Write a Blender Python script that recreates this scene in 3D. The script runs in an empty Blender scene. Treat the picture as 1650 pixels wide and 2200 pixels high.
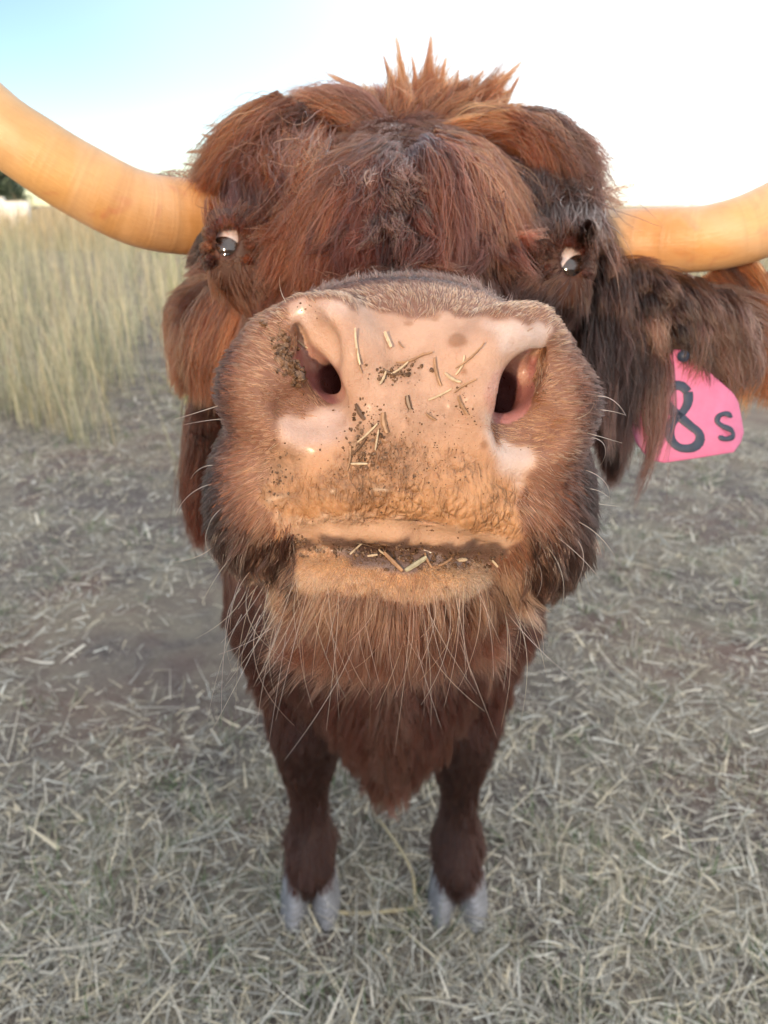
import bpy, math, random, os
import numpy as np
from mathutils import Vector
from mathutils.kdtree import KDTree
from mathutils.bvhtree import BVHTree

DEV = ''
rng = np.random.default_rng(7)
random.seed(7)
sc = bpy.context.scene
COL = sc.collection
rad = math.radians

# ------------------------------------------------------------------ camera
PITCH = rad(22.4)
CAM_H = 1.2
F = 1600.0 / 1650.0                       # focal length in frame widths
cam_data = bpy.data.cameras.new('camera')
cam = bpy.data.objects.new('camera', cam_data)
COL.objects.link(cam)
cam.location = (0, 0, CAM_H)
cam.rotation_euler = (math.pi / 2 - PITCH, 0, 0)
cam_data.sensor_fit = 'HORIZONTAL'
cam_data.sensor_width = 36
cam_data.lens = 36 * F
cam_data.clip_start = 0.01
cam_data.clip_end = 2000
cam_data.dof.use_dof = True
cam_data.dof.focus_distance = 0.338
cam_data.dof.aperture_fstop = 15.5
sc.camera = cam

# ------------------------------------------------------------------ light
SUN_EL, SUN_AZ = rad(8.0), rad(180 + 24)   # azimuth from +Y, clockwise: behind the camera, a little to the left
world = bpy.data.worlds.new('World')
sc.world = world
world.use_nodes = True
wn = world.node_tree
wn.nodes.clear()
sky = wn.nodes.new('ShaderNodeTexSky')
sky.sky_type = 'NISHITA'
sky.sun_disc = False
sky.sun_elevation = SUN_EL
sky.sun_rotation = SUN_AZ
sky.altitude = 100
sky.air_density = 0.7
sky.dust_density = 0.3
sky.ozone_density = 1.0
bg = wn.nodes.new('ShaderNodeBackground')
bg.inputs[1].default_value = 0.15
wo = wn.nodes.new('ShaderNodeOutputWorld')
# a thin bright veil of high cloud, open only to the left ahead
tcn = wn.nodes.new('ShaderNodeTexCoord')
vdot = wn.nodes.new('ShaderNodeVectorMath')
vdot.operation = 'DOT_PRODUCT'
vdot.inputs[1].default_value = (0.80, -0.20, 0.35)
wn.links.new(tcn.outputs['Generated'], vdot.inputs[0])
vnz = wn.nodes.new('ShaderNodeTexNoise')
vnz.inputs['Scale'].default_value = 1.6
vnz.inputs['Detail'].default_value = 3
wn.links.new(tcn.outputs['Generated'], vnz.inputs['Vector'])
vad = wn.nodes.new('ShaderNodeMath')
vad.operation = 'MULTIPLY_ADD'
vad.inputs[1].default_value = 0.35
wn.links.new(vnz.outputs[0], vad.inputs[0])
wn.links.new(vdot.outputs['Value'], vad.inputs[2])
vmr = wn.nodes.new('ShaderNodeMapRange')
vmr.interpolation_type = 'SMOOTHSTEP'
vmr.inputs['From Min'].default_value = -0.30
vmr.inputs['From Max'].default_value = 0.55
vmr.inputs['To Max'].default_value = 0.92
wn.links.new(vad.outputs[0], vmr.inputs['Value'])
veil = wn.nodes.new('ShaderNodeMix')
veil.data_type = 'RGBA'
veil.inputs[7].default_value = (6.6, 6.62, 6.65, 1)
wn.links.new(vmr.outputs[0], veil.inputs[0])
wn.links.new(sky.outputs[0], veil.inputs[6])
wn.links.new(veil.outputs[2], bg.inputs[0])
wn.links.new(bg.outputs[0], wo.inputs[0])

sun_data = bpy.data.lights.new('sun', 'SUN')
sun_data.energy = 2.5
sun_data.angle = rad(3)
sun_data.color = (1.0, 0.72, 0.46)
sun = bpy.data.objects.new('sun', sun_data)
COL.objects.link(sun)
sd = Vector((math.sin(SUN_AZ) * math.cos(SUN_EL), math.cos(SUN_AZ) * math.cos(SUN_EL), math.sin(SUN_EL)))
sun.rotation_euler = (-sd).to_track_quat('-Z', 'Y').to_euler()
sun.location = (0, -5, 5)

sc.view_settings.view_transform = 'Standard'
sc.view_settings.look = 'None'
sc.view_settings.gamma = 1
sc.view_settings.use_curve_mapping = False
sc.view_settings.exposure = 0.96
sc.render.engine = 'CYCLES'
sc.cycles.max_bounces = 7
sc.cycles.diffuse_bounces = 3
sc.cycles.glossy_bounces = 4
sc.cycles.transmission_bounces = 6
sc.cycles.use_denoising = True
sc.cycles.use_adaptive_sampling = True
sc.cycles.adaptive_threshold = 0.02
sc.cycles_curves.shape = 'RIBBONS'
sc.cycles_curves.subdivisions = 2

# ------------------------------------------------------------------ frames
RIGHT = np.array([1.0, 0, 0])
UP = np.array([0, math.sin(PITCH), math.cos(PITCH)])
FWD = np.array([0, math.cos(PITCH), -math.sin(PITCH)])
CB = np.stack([RIGHT, UP, FWD])           # rows: head frame axes in the world
ORG = np.array([0, 0, CAM_H])


def to_world(c):
    return np.asarray(c) @ CB + ORG


def to_head(w):
    return (np.asarray(w) - ORG) @ CB.T


def P(px, py, d):
    """a point of the sculpt, measured off the photograph, at depth d (m)"""
    return np.array([(px - 825) * d / 1600, (1100 - py) * d / 1600, d])


def mm(x, y, z):
    return np.array([x, y, z]) * 1e-3


def norm(v):
    v = np.asarray(v, float)
    return v / (np.linalg.norm(v, axis=-1, keepdims=True) + 1e-12)


# ------------------------------------------------------------------ materials
def lin(r, g, b):
    def f(c):
        c /= 255.0
        return c / 12.92 if c <= 0.04045 else ((c + 0.055) / 1.055) ** 2.4
    return (f(r), f(g), f(b))


class NT:
    def __init__(self, name):
        self.m = bpy.data.materials.new(name)
        self.m.use_nodes = True
        self.t = self.m.node_tree
        self.t.nodes.clear()
        self.out = self.t.nodes.new('ShaderNodeOutputMaterial')

    def n(self, kind, **kw):
        nd = self.t.nodes.new('ShaderNode' + kind)
        for k, v in kw.items():
            setattr(nd, k, v)
        return nd

    def l(self, a, b):
        self.t.links.new(a, b)

    def mix(self, fac, a, b, mode='MIX'):
        nd = self.n('Mix', data_type='RGBA', blend_type=mode)
        for val, i in ((fac, 0), (a, 6), (b, 7)):
            if hasattr(val, 'is_linked') or hasattr(val, 'links'):
                self.l(val, nd.inputs[i])
            elif i == 0:
                nd.inputs[i].default_value = val
            else:
                nd.inputs[i].default_value = (*val[:3], 1)
        return nd.outputs[2]

    def ramp(self, val, stops):
        nd = self.n('ValToRGB')
        e = nd.color_ramp.elements
        while len(e) < len(stops):
            e.new(0.5)
        for el, (p, c) in zip(e, stops):
            el.position = p
            el.color = (*c, 1) if len(c) == 3 else c
        self.l(val, nd.inputs[0])
        return nd.outputs[0]

    def noise(self, scale, detail=4, rough=0.6, coord=None, dist=0.0):
        nd = self.n('TexNoise')
        nd.inputs['Scale'].default_value = scale
        nd.inputs['Detail'].default_value = detail
        nd.inputs['Roughness'].default_value = rough
        nd.inputs['Distortion'].default_value = dist
        if coord is not None:
            self.l(coord, nd.inputs['Vector'])
        return nd.outputs[0]

    def obj(self):
        return self.n('TexCoord').outputs['Object']

    def attr(self, name):
        return self.n('Attribute', attribute_name=name)

    def math(self, op, a, b=0.0, clamp=False):
        nd = self.n('Math', operation=op, use_clamp=clamp)
        for i, v in enumerate((a, b)):
            if hasattr(v, 'links'):
                self.l(v, nd.inputs[i])
            else:
                nd.inputs[i].default_value = v
        return nd.outputs[0]

    def bsdf(self, **kw):
        nd = self.n('BsdfPrincipled')
        for k, v in kw.items():
            i = nd.inputs[k]
            if hasattr(v, 'links'):
                self.l(v, i)
            elif isinstance(v, (tuple, list)) and len(v) == 3 and i.type == 'RGBA':
                i.default_value = (*v, 1)
            else:
                i.default_value = v
        self.l(nd.outputs[0], self.out.inputs[0])
        return nd

    def bump(self, h, dist, strength=1.0, normal=None):
        nd = self.n('Bump')
        nd.inputs['Distance'].default_value = dist
        nd.inputs['Strength'].default_value = strength
        self.l(h, nd.inputs['Height'])
        if normal is not None:
            self.l(normal, nd.inputs['Normal'])
        return nd.outputs[0]


def hair_material(name, rough=0.32, coat=0.0, radial=0.5):
    t = NT(name)
    a = t.attr('hair_color')
    h = t.n('BsdfHairPrincipled')
    h.model = 'CHIANG'
    h.parametrization = 'COLOR'
    t.l(a.outputs['Color'], h.inputs['Color'])
    h.inputs['Roughness'].default_value = rough
    h.inputs['Radial Roughness'].default_value = radial
    h.inputs['Coat'].default_value = coat
    h.inputs['Random Roughness'].default_value = 0.2
    t.l(h.outputs[0], t.out.inputs[0])
    return t.m


M_HAIR = hair_material('hair_coat', 0.35)
M_WET = hair_material('hair_wet', 0.16, 0.3, 0.3)


def skin_material():
    t = NT('cow_skin')
    co = t.obj()
    tint = t.attr('tint').outputs['Color']
    ms = t.attr('masks')                     # R bare skin, G pebbled, B wet
    sep = t.n('SeparateColor')
    t.l(ms.outputs['Color'], sep.inputs[0])
    skin, peb, wet = sep.outputs[0], sep.outputs[1], sep.outputs[2]
    dirt = ms.outputs['Alpha']
    blot = t.ramp(t.noise(55, 5, 0.6, co), [(0.30, (0.76, 0.66, 0.58)), (0.62, (1.08, 1.04, 1.0))])
    c = t.mix(0.75, tint, blot, 'MULTIPLY')
    # brown freckles of the hide
    vf = t.n('TexVoronoi')
    vf.inputs['Scale'].default_value = 85
    vf.inputs['Randomness'].default_value = 1
    t.l(co, vf.inputs['Vector'])
    fr = t.ramp(vf.outputs['Distance'], [(0.10, (1, 1, 1)), (0.17, (0, 0, 0))])
    frm = t.ramp(t.noise(22, 2, 0.5, co), [(0.50, (0, 0, 0)), (0.62, (0.45, 0.45, 0.45))])
    fm = t.math('MULTIPLY', t.math('MULTIPLY', fr, frm), skin)
    c = t.mix(fm, c, (0.33, 0.15, 0.075))
    # dust and mud smears
    d1 = t.ramp(t.noise(95, 6, 0.75, co, 1.2), [(0.34, (0, 0, 0)), (0.66, (1, 1, 1))])
    dm = t.math('MULTIPLY', d1, dirt, True)
    c = t.mix(dm, c, (0.15, 0.075, 0.036))
    sp = t.ramp(t.noise(520, 2, 0.5, co), [(0.66, (0, 0, 0)), (0.71, (1, 1, 1))])
    spm = t.math('MULTIPLY', t.math('MULTIPLY', sp, t.math('ADD', dirt, 0.10)), skin)
    c = t.mix(t.math('MULTIPLY', spm, 0.8), c, (0.07, 0.035, 0.02))
    # relief: pebbles low on the nose plate, pores elsewhere
    v = t.n('TexVoronoi', feature='SMOOTH_F1')
    v.inputs['Scale'].default_value = 270
    v.inputs['Randomness'].default_value = 0.9
    mp = t.n('Mapping')
    mp.inputs['Scale'].default_value = (1.25, 1.0, 0.75)
    wv = t.n('TexNoise')
    wv.inputs['Scale'].default_value = 45
    t.l(co, wv.inputs['Vector'])
    va = t.n('VectorMath', operation='MULTIPLY_ADD')
    t.l(wv.outputs['Color'], va.inputs[0])
    va.inputs[1].default_value = (0.009, 0.009, 0.009)
    t.l(co, va.inputs[2])
    t.l(va.outputs[0], mp.inputs['Vector'])
    t.l(mp.outputs[0], v.inputs['Vector'])
    v.inputs['Smoothness'].default_value = 0.35
    cell = t.math('SUBTRACT', 1.0, v.outputs['Distance'])
    peb = t.math('MULTIPLY', peb, t.ramp(t.noise(38, 3, 0.6, co), [(0.30, (0.3, 0.3, 0.3)), (0.55, (1, 1, 1))]))
    pebh = t.math('MULTIPLY', cell, peb)
    ve = t.n('TexVoronoi', feature='DISTANCE_TO_EDGE')
    ve.inputs['Scale'].default_value = 230
    t.l(mp.outputs[0], ve.inputs['Vector'])
    edge = t.ramp(ve.outputs['Distance'], [(0.02, (1, 1, 1)), (0.16, (0, 0, 0))])
    crk = t.math('MULTIPLY', t.math('MULTIPLY', edge, peb), t.ramp(t.noise(60, 3, 0.6, co), [(0.42, (0, 0, 0)), (0.60, (1, 1, 1))]))
    c = t.mix(t.math('MULTIPLY', crk, 0.42, True), c, (0.17, 0.075, 0.03))
    pebh = t.math('SUBTRACT', pebh, t.math('MULTIPLY', crk, 0.5))
    # upright creases running down to the lip
    cm = t.n('Mapping')
    cm.inputs['Scale'].default_value = (330, 330, 85)
    t.l(va.outputs[0], cm.inputs['Vector'])
    cn = t.n('TexNoise')
    cn.inputs['Scale'].default_value = 1.0
    cn.inputs['Detail'].default_value = 3
    t.l(cm.outputs[0], cn.inputs['Vector'])
    cz = t.math('MULTIPLY', t.ramp(cn.outputs[0], [(0.52, (0, 0, 0)), (0.66, (1, 1, 1))]), peb)
    c = t.mix(t.math('MULTIPLY', cz, 0.55, True), c, (0.19, 0.085, 0.035))
    pebh = t.math('SUBTRACT', pebh, t.math('MULTIPLY', cz, 0.6))
    # grooves between the pebbles hold dirt
    gr = t.ramp(v.outputs['Distance'], [(0.42, (0, 0, 0)), (0.72, (1, 1, 1))])
    gm = t.math('MULTIPLY', t.math('MULTIPLY', gr, peb), 0.42, True)
    c = t.mix(gm, c, (0.26, 0.12, 0.05))
    b1 = t.bump(pebh, 0.0020, 0.9)
    b2 = t.bump(t.noise(620, 4, 0.7, co), 0.0008, 0.8, b1)
    b3 = t.bump(t.noise(190, 4, 0.65, co), 0.0006, 0.35, b2)
    rgh = t.math('SUBTRACT', 0.50, t.math('MULTIPLY', wet, 0.28))
    rn = t.math('ADD', rgh, t.math('MULTIPLY', t.math('SUBTRACT', t.noise(140, 4, 0.6, co), 0.5), 0.35), True)
    b = t.bsdf(**{'Base Color': c, 'Roughness': rn, 'Normal': b3,
                  'Subsurface Radius': (0.010, 0.004, 0.002), 'Subsurface Scale': 0.35})
    t.l(t.math('MULTIPLY', skin, 0.30), b.inputs['Subsurface Weight'])
    t.l(t.math('MULTIPLY', wet, 0.55), b.inputs['Coat Weight'])
    b.inputs['Coat Roughness'].default_value = 0.2
    b.inputs['Specular IOR Level'].default_value = 0.45
    return t.m


def simple(name, col, rough=0.6, var=0.25, scale=60, bump=0.0, **kw):
    t = NT(name)
    co = t.obj()
    nz = t.noise(scale, 5, 0.6, co)
    lo = tuple(c * (1 - var) for c in col)
    hi = tuple(min(1, c * (1 + var)) for c in col)
    c = t.ramp(nz, [(0.3, lo), (0.7, hi)])
    b = t.bsdf(**{'Base Color': c, 'Roughness': rough})
    for k, v in kw.items():
        b.inputs[k.replace('_', ' ')].default_value = v
    if bump:
        t.l(t.bump(t.noise(scale * 3, 4, 0.6, co), bump), b.inputs['Normal'])
    return t.m


# ------------------------------------------------------------------ object helpers
def link(o, parent=None, label=None, cat=None, group=None, kind=None):
    if o.name not in COL.objects:
        COL.objects.link(o)
    if parent is not None:
        o.parent = parent
    if label:
        o['label'] = label
    if cat:
        o['category'] = cat
    if group:
        o['group'] = group
    if kind:
        o['kind'] = kind
    return o


def mesh_obj(name, verts, faces, mat, smooth=True, **kw):
    me = bpy.data.meshes.new(name)
    if isinstance(faces, np.ndarray):
        nf, w = faces.shape
        me.vertices.add(len(verts))
        me.vertices.foreach_set('co', np.ascontiguousarray(verts, np.float32).ravel())
        me.loops.add(nf * w)
        me.loops.foreach_set('vertex_index', np.ascontiguousarray(faces, np.int32).ravel())
        me.polygons.add(nf)
        me.polygons.foreach_set('loop_start', np.arange(0, nf * w, w, dtype=np.int32))
        me.update(calc_edges=True)
    else:
        me.from_pydata([tuple(v) for v in verts], [], [tuple(f) for f in faces])
    me.materials.append(mat)
    if smooth:
        me.polygons.foreach_set('use_smooth', np.ones(len(me.polygons), bool))
    me.validate()
    o = bpy.data.objects.new(name, me)
    return link(o, **kw)


def tube(points, radii, nseg=16, cap=True):
    """swept tube along points; returns verts, faces"""
    pts = np.asarray(points, float)
    n = len(pts)
    tan = norm(np.gradient(pts, axis=0))
    ref = np.array([0, 0, 1.0]) if abs(tan[0][2]) < 0.9 else np.array([1.0, 0, 0])
    u = norm(np.cross(tan[0], ref))
    V, Fc = [], []
    for i in range(n):
        u = norm(u - tan[i] * np.dot(u, tan[i]))
        w = np.cross(tan[i], u)
        for k in range(nseg):
            a = 2 * math.pi * k / nseg
            V.append(pts[i] + radii[i] * (math.cos(a) * u + math.sin(a) * w))
    for i in range(n - 1):
        for k in range(nseg):
            a, b = i * nseg + k, i * nseg + (k + 1) % nseg
            Fc.append((a, b, b + nseg, a + nseg))
    if cap:
        Fc.append(tuple(range(nseg - 1, -1, -1)))
        Fc.append(tuple(range((n - 1) * nseg, n * nseg)))
    return V, Fc


def catmull(pts, n):
    pts = np.asarray(pts, float)
    p = np.vstack([2 * pts[0] - pts[1], pts, 2 * pts[-1] - pts[-2]])
    t = np.linspace(0, len(pts) - 1 - 1e-6, n)
    i = t.astype(int)
    f = (t - i)[:, None]
    a, b, c, d = p[i], p[i + 1], p[i + 2], p[i + 3]
    return 0.5 * ((2 * b) + (-a + c) * f + (2 * a - 5 * b + 4 * c - d) * f ** 2 + (-a + 3 * b - 3 * c + d) * f ** 3)


class Wob:
    """cheap smooth 3-D noise"""
    def __init__(self, freq, seed, n=10):
        r = np.random.default_rng(seed)
        self.k = norm(r.normal(size=(n, 3))) * freq * r.uniform(0.5, 1.7, (n, 1))
        self.p = r.uniform(0, 6.28, n)

    def __call__(self, x):
        return np.sin(x @ self.k.T + self.p).sum(1) / math.sqrt(len(self.p) / 2) * 0.6


# ------------------------------------------------------------------ signed-distance sculpt of the cow's body (head frame)
def axis(*segs):
    out = [segs[0][0]]
    for a, b, s in segs:
        n = max(1, int(round((b - a) / s)))
        out.extend(np.linspace(a, b, n + 1)[1:])
    return np.array(out, np.float32)


FINE = 0.0014
AX = axis((-0.46, -0.20, 0.012), (-0.20, -0.14, 0.004), (-0.14, -0.105, 0.002), (-0.105, 0.125, FINE), (0.125, 0.16, 0.002), (0.16, 0.24, 0.005), (0.24, 0.46, 0.012))
AY = axis((-1.02, -0.20, 0.010), (-0.20, -0.07, 0.005), (-0.07, 0.13, FINE), (0.13, 0.225, 0.002), (0.225, 0.36, 0.004), (0.36, 0.95, 0.014))
AZ = axis((0.30, 0.415, FINE), (0.415, 0.49, 0.004), (0.49, 0.545, 0.002), (0.545, 0.66, 0.005), (0.66, 1.5, 0.012), (1.5, 3.2, 0.025))
SD = np.full((len(AX), len(AY), len(AZ)), 0.06, np.float32)


def block(lo, hi, pad):
    i = [slice(max(0, np.searchsorted(a, l - pad) - 1), np.searchsorted(a, h + pad) + 1) for a, l, h in zip((AX, AY, AZ), lo, hi)]
    x = AX[i[0]][:, None, None]
    y = AY[i[1]][None, :, None]
    z = AZ[i[2]][None, None, :]
    return tuple(i), x, y, z


def smin(a, b, k):
    h = np.maximum(k - np.abs(a - b), 0) / k
    return np.minimum(a, b) - h * h * k * 0.25


def put(i, d, k, sub):
    cur = SD[i]
    if sub:
        SD[i] = -smin(-cur, d, k)
    else:
        SD[i] = smin(cur, d, k)


def ell(c, r, k=0.01, R=None, p=2.0, sub=False):
    c, r = np.asarray(c, np.float32), np.asarray(r, np.float32)
    if R is None:
        e = r
    else:
        e = np.abs(np.asarray(R).T * r).sum(1)
    i, x, y, z = block(c - e, c + e, 0.03 + k)
    x, y, z = x - c[0], y - c[1], z - c[2]
    if R is not None:
        R = np.asarray(R, np.float32)
        x, y, z = (R[0, 0] * x + R[0, 1] * y + R[0, 2] * z, R[1, 0] * x + R[1, 1] * y + R[1, 2] * z,
                   R[2, 0] * x + R[2, 1] * y + R[2, 2] * z)
    a, b, g = np.abs(x / r[0]), np.abs(y / r[1]), np.abs(z / r[2])
    k0 = (a ** p + b ** p + g ** p) ** (1 / p)
    k1 = np.sqrt((a / r[0]) ** 2 + (b / r[1]) ** 2 + (g / r[2]) ** 2) + 1e-6
    put(i, k0 * (k0 - 1) / k1, k, sub)


def cone(a, b, ra, rb, k=0.01, sub=False, pad=0.03):
    a, b = np.asarray(a, np.float32), np.asarray(b, np.float32)
    lo = np.minimum(a - ra, b - rb)
    hi = np.maximum(a + ra, b + rb)
    i, x, y, z = block(lo, hi, pad + k)
    ab = b - a
    h = ((x - a[0]) * ab[0] + (y - a[1]) * ab[1] + (z - a[2]) * ab[2]) / float(ab @ ab)
    h = np.clip(h, 0, 1)
    d = np.sqrt((x - a[0] - h * ab[0]) ** 2 + (y - a[1] - h * ab[1]) ** 2 + (z - a[2] - h * ab[2]) ** 2) - (ra + (rb - ra) * h)
    put(i, d, k, sub)


def chain(pts, rs, k=0.01, sub=False):
    for q in range(len(pts) - 1):
        cone(pts[q], pts[q + 1], rs[q], rs[q + 1], k, sub)


def W(x, y, z):
    return to_head(np.array([x, y, z]))


WR = CB.T                                   # world axes as rows in the head frame: R @ head = world
WR = np.array([[RIGHT[i] for i in range(3)], [0, UP[1], FWD[1]], [0, UP[2], FWD[2]]])

EYE_C = [mm(-108, 187, 530), mm(129, 173, 530)]
EYE_LOOK = [norm([-0.20, -0.60, -0.77]), norm([0.42, -0.50, -0.76])]
EYE_OPEN = [norm([-0.05, -0.05, -1.0]), norm([0.05, -0.05, -1.0])]
EYE_R = 0.0165

# trunk, neck, brisket
ell(W(0.00, 1.62, 0.74), (0.27, 0.75, 0.31), 0.05, WR)
ell(W(0.0, 1.20, 0.72), (0.222, 0.33, 0.30), 0.08, WR)
ell(W(-0.008, 1.10, 0.62), (0.212, 0.19, 0.22), 0.08, WR)
cone(mm(8, 95, 640), W(0.0, 1.12, 0.80), 0.115, 0.20, 0.06)
ell(W(0.01, 1.02, 0.60), (0.13, 0.20, 0.20), 0.08, WR)
chain([W(0.012, 0.98, 0.66), W(0.012, 0.90, 0.52), W(0.010, 0.86, 0.44)], [0.085, 0.062, 0.03], 0.05)
ell(W(-0.024, 0.80, 0.92), (0.172, 0.12, 0.18), 0.06, WR)
# legs
for s, hx in ((-1, -0.136), (1, 0.136)):
    chain([W(s * 0.145, 1.15, 0.78), W(s * 0.150, 1.12, 0.56), W(hx, 1.06, 0.36), W(hx, 1.055, 0.30), W(hx, 1.05, 0.18),
           W(hx, 1.045, 0.115), W(hx, 1.015, 0.075)], [0.12, 0.102, 0.056, 0.043, 0.0255, 0.043, 0.043], 0.03)
    hx2 = s * 0.15
    chain([W(s * 0.14, 2.15, 0.78), W(s * 0.16, 2.02, 0.56), W(hx2, 2.26, 0.42), W(hx2, 2.20, 0.14), W(hx2, 2.16, 0.055)],
          [0.17, 0.105, 0.058, 0.043, 0.040], 0.04)
# skull
cone(mm(11, 60, 425), mm(11, 134, 540), 0.052, 0.069, 0.03)
ell(mm(11, 190, 600), mm(108, 84, 105), 0.04)
cone(mm(-80, 250, 640), mm(108, 245, 640), 0.045, 0.045, 0.04)
cone(mm(11, 215, 560), mm(11, 265, 620), 0.05, 0.05, 0.04)
ell(mm(18, 236, 622), mm(116, 60, 60), 0.03)
cone(mm(8, 0, 440), mm(10, 70, 610), 0.046, 0.085, 0.04)
for s, cx in ((-1, -62), (1, 86)):
    ell(mm(cx, 92, 590), mm(52, 80, 90), 0.04)
# orbits
for c, sg_ in ((EYE_C[0], 1), (EYE_C[1], -1)):
    ell(c + mm(sg_ * 3, 0, 3), mm(21, 23, 24), 0.034)
    cone(c + mm(sg_ * -8, 17, -8), c + mm(sg_ * 16, 13, -4), 0.008, 0.010, 0.012)
    cone(c + mm(sg_ * -6, -18, 2), c + mm(sg_ * 14, -18, 4), 0.007, 0.010, 0.016)
# ears
chain([mm(-95, 185, 640), mm(-150, 170, 680), mm(-190, 130, 720)], [0.03, 0.035, 0.012], 0.02)
chain([mm(120, 180, 630), mm(205, 172, 635), mm(285, 150, 640), mm(345, 120, 645)], [0.030, 0.036, 0.036, 0.012], 0.02)
# muzzle mass
ell(mm(11, 36, 408), mm(90, 54, 83), 0.02, None, 2.5)
ell(mm(10, 66, 405), mm(76, 54, 80), 0.02, None, 2.2)
# flews: the lobes of the upper lip at each side
ell(mm(-58, 6, 377), mm(30, 37, 37), 0.022)
ell(mm(73, 0, 380), mm(31, 42, 38), 0.022)
# alar folds round the nostrils
chain([mm(-44, 84, 347), mm(-35, 86, 336), mm(-22, 84, 330), mm(-13, 70, 328), mm(-14, 56, 331)], [0.008, 0.009, 0.009, 0.008, 0.007], 0.012)
chain([mm(75, 78, 350), mm(66, 83, 339), mm(52, 79, 332), mm(41, 66, 328), mm(40, 50, 329), mm(47, 36, 332)],
      [0.007, 0.009, 0.009, 0.008, 0.007, 0.006], 0.012)
# outer wings
chain([mm(-52, 77, 350), mm(-57, 58, 347), mm(-44, 46, 338)], [0.012, 0.014, 0.012], 0.02)
chain([mm(75, 72, 358), mm(81, 52, 353), mm(74, 34, 343)], [0.012, 0.014, 0.012], 0.02)
# upper lip roll
chain([mm(-46, 4, 352), mm(-20, 9.5, 341), mm(8, 10, 338), mm(36, 5, 341), mm(56, -2, 351), mm(66, -9, 364)], [0.009, 0.010, 0.010, 0.010, 0.009, 0.008], 0.014)
# lower lip and chin
LIP = [mm(-50, -13, 362), mm(-22, -9, 349), mm(6, -9.5, 346), mm(34, -13, 350), mm(56, -18, 371)]
chain(LIP, [0.005, 0.006, 0.0062, 0.006, 0.0045], 0.007)
ell(mm(2, -31, 390), mm(58, 21, 42), 0.006, None, 2.4)
ell(mm(-24, -28, 368), mm(24, 12, 20), 0.008)
ell(mm(24, -33, 368), mm(26, 13, 20), 0.008)
ell(mm(4, -42, 405), mm(46, 24, 42), 0.02)
# the groove between the lips, and below the lower lip
chain([mm(-52, -6, 353), mm(-22, -1.6, 343), mm(8, -1.6, 340), mm(36, -6, 343), mm(62, -14.5, 355)], [0.0030, 0.0022, 0.0026, 0.0028, 0.0050], 0.0025, True)
chain([mm(-10, -1.6, 336), mm(8, -1.4, 334), mm(30, -4.6, 337)], [0.0012, 0.0016, 0.0014], 0.002, True)
chain([mm(-40, -20, 351), mm(-10, -19.5, 343), mm(20, -22, 343), mm(50, -26, 353)], [0.003, 0.0036, 0.0036, 0.003], 0.006, True)
cone(mm(69, 79, 343), mm(57, 78, 335), 0.009, 0.009, 0.010)
# nostrils: slanted commas under the alar folds, each opening into a passage
def slant(dx, dy):
    u = norm(np.array([dx, dy, 0.0]))
    return np.stack([u, np.array([-u[1], u[0], 0.0]), np.array([0, 0, 1.0])])


ell(mm(-31, 76, 324.5), mm(16, 9, 6), 0.010, slant(0.62, -0.78), 2.0, True)
ell(mm(-28.5, 62.5, 335), mm(15.0, 6.3, 14), 0.003, slant(0.64, -0.77), 2.0, True)
ell(mm(-37, 76, 334), mm(9, 3.2, 8), 0.003, slant(0.25, -0.97), 2.0, True)
chain([mm(-28, 63, 343), mm(-20, 62, 356), mm(-10, 56, 392)], [0.0062, 0.0085, 0.008], 0.003, True)
ell(mm(-32, 46, 328), mm(14, 8, 5), 0.014, None, 2.0, True)
ell(mm(59, 58.5, 335), mm(17.0, 9.2, 15), 0.003, slant(0.64, 0.77), 2.0, True)
ell(mm(70, 72, 341), mm(9, 3.0, 9), 0.003, slant(0.5, 0.86), 2.0, True)
chain([mm(57, 57, 343), mm(50, 55, 358), mm(40, 50, 392)], [0.0095, 0.0115, 0.009], 0.003, True)
ell(mm(62, 39, 331), mm(13, 9, 6), 0.014, None, 2.0, True)
# eye sockets
for c in EYE_C:
    ell(c + mm(0, 1, -20), mm(7.6, 11.5, 14), 0.004, None, 2.0, True)
    ell(c, np.full(3, EYE_R * 0.99), 0.002, None, 2.0, True)


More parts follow.
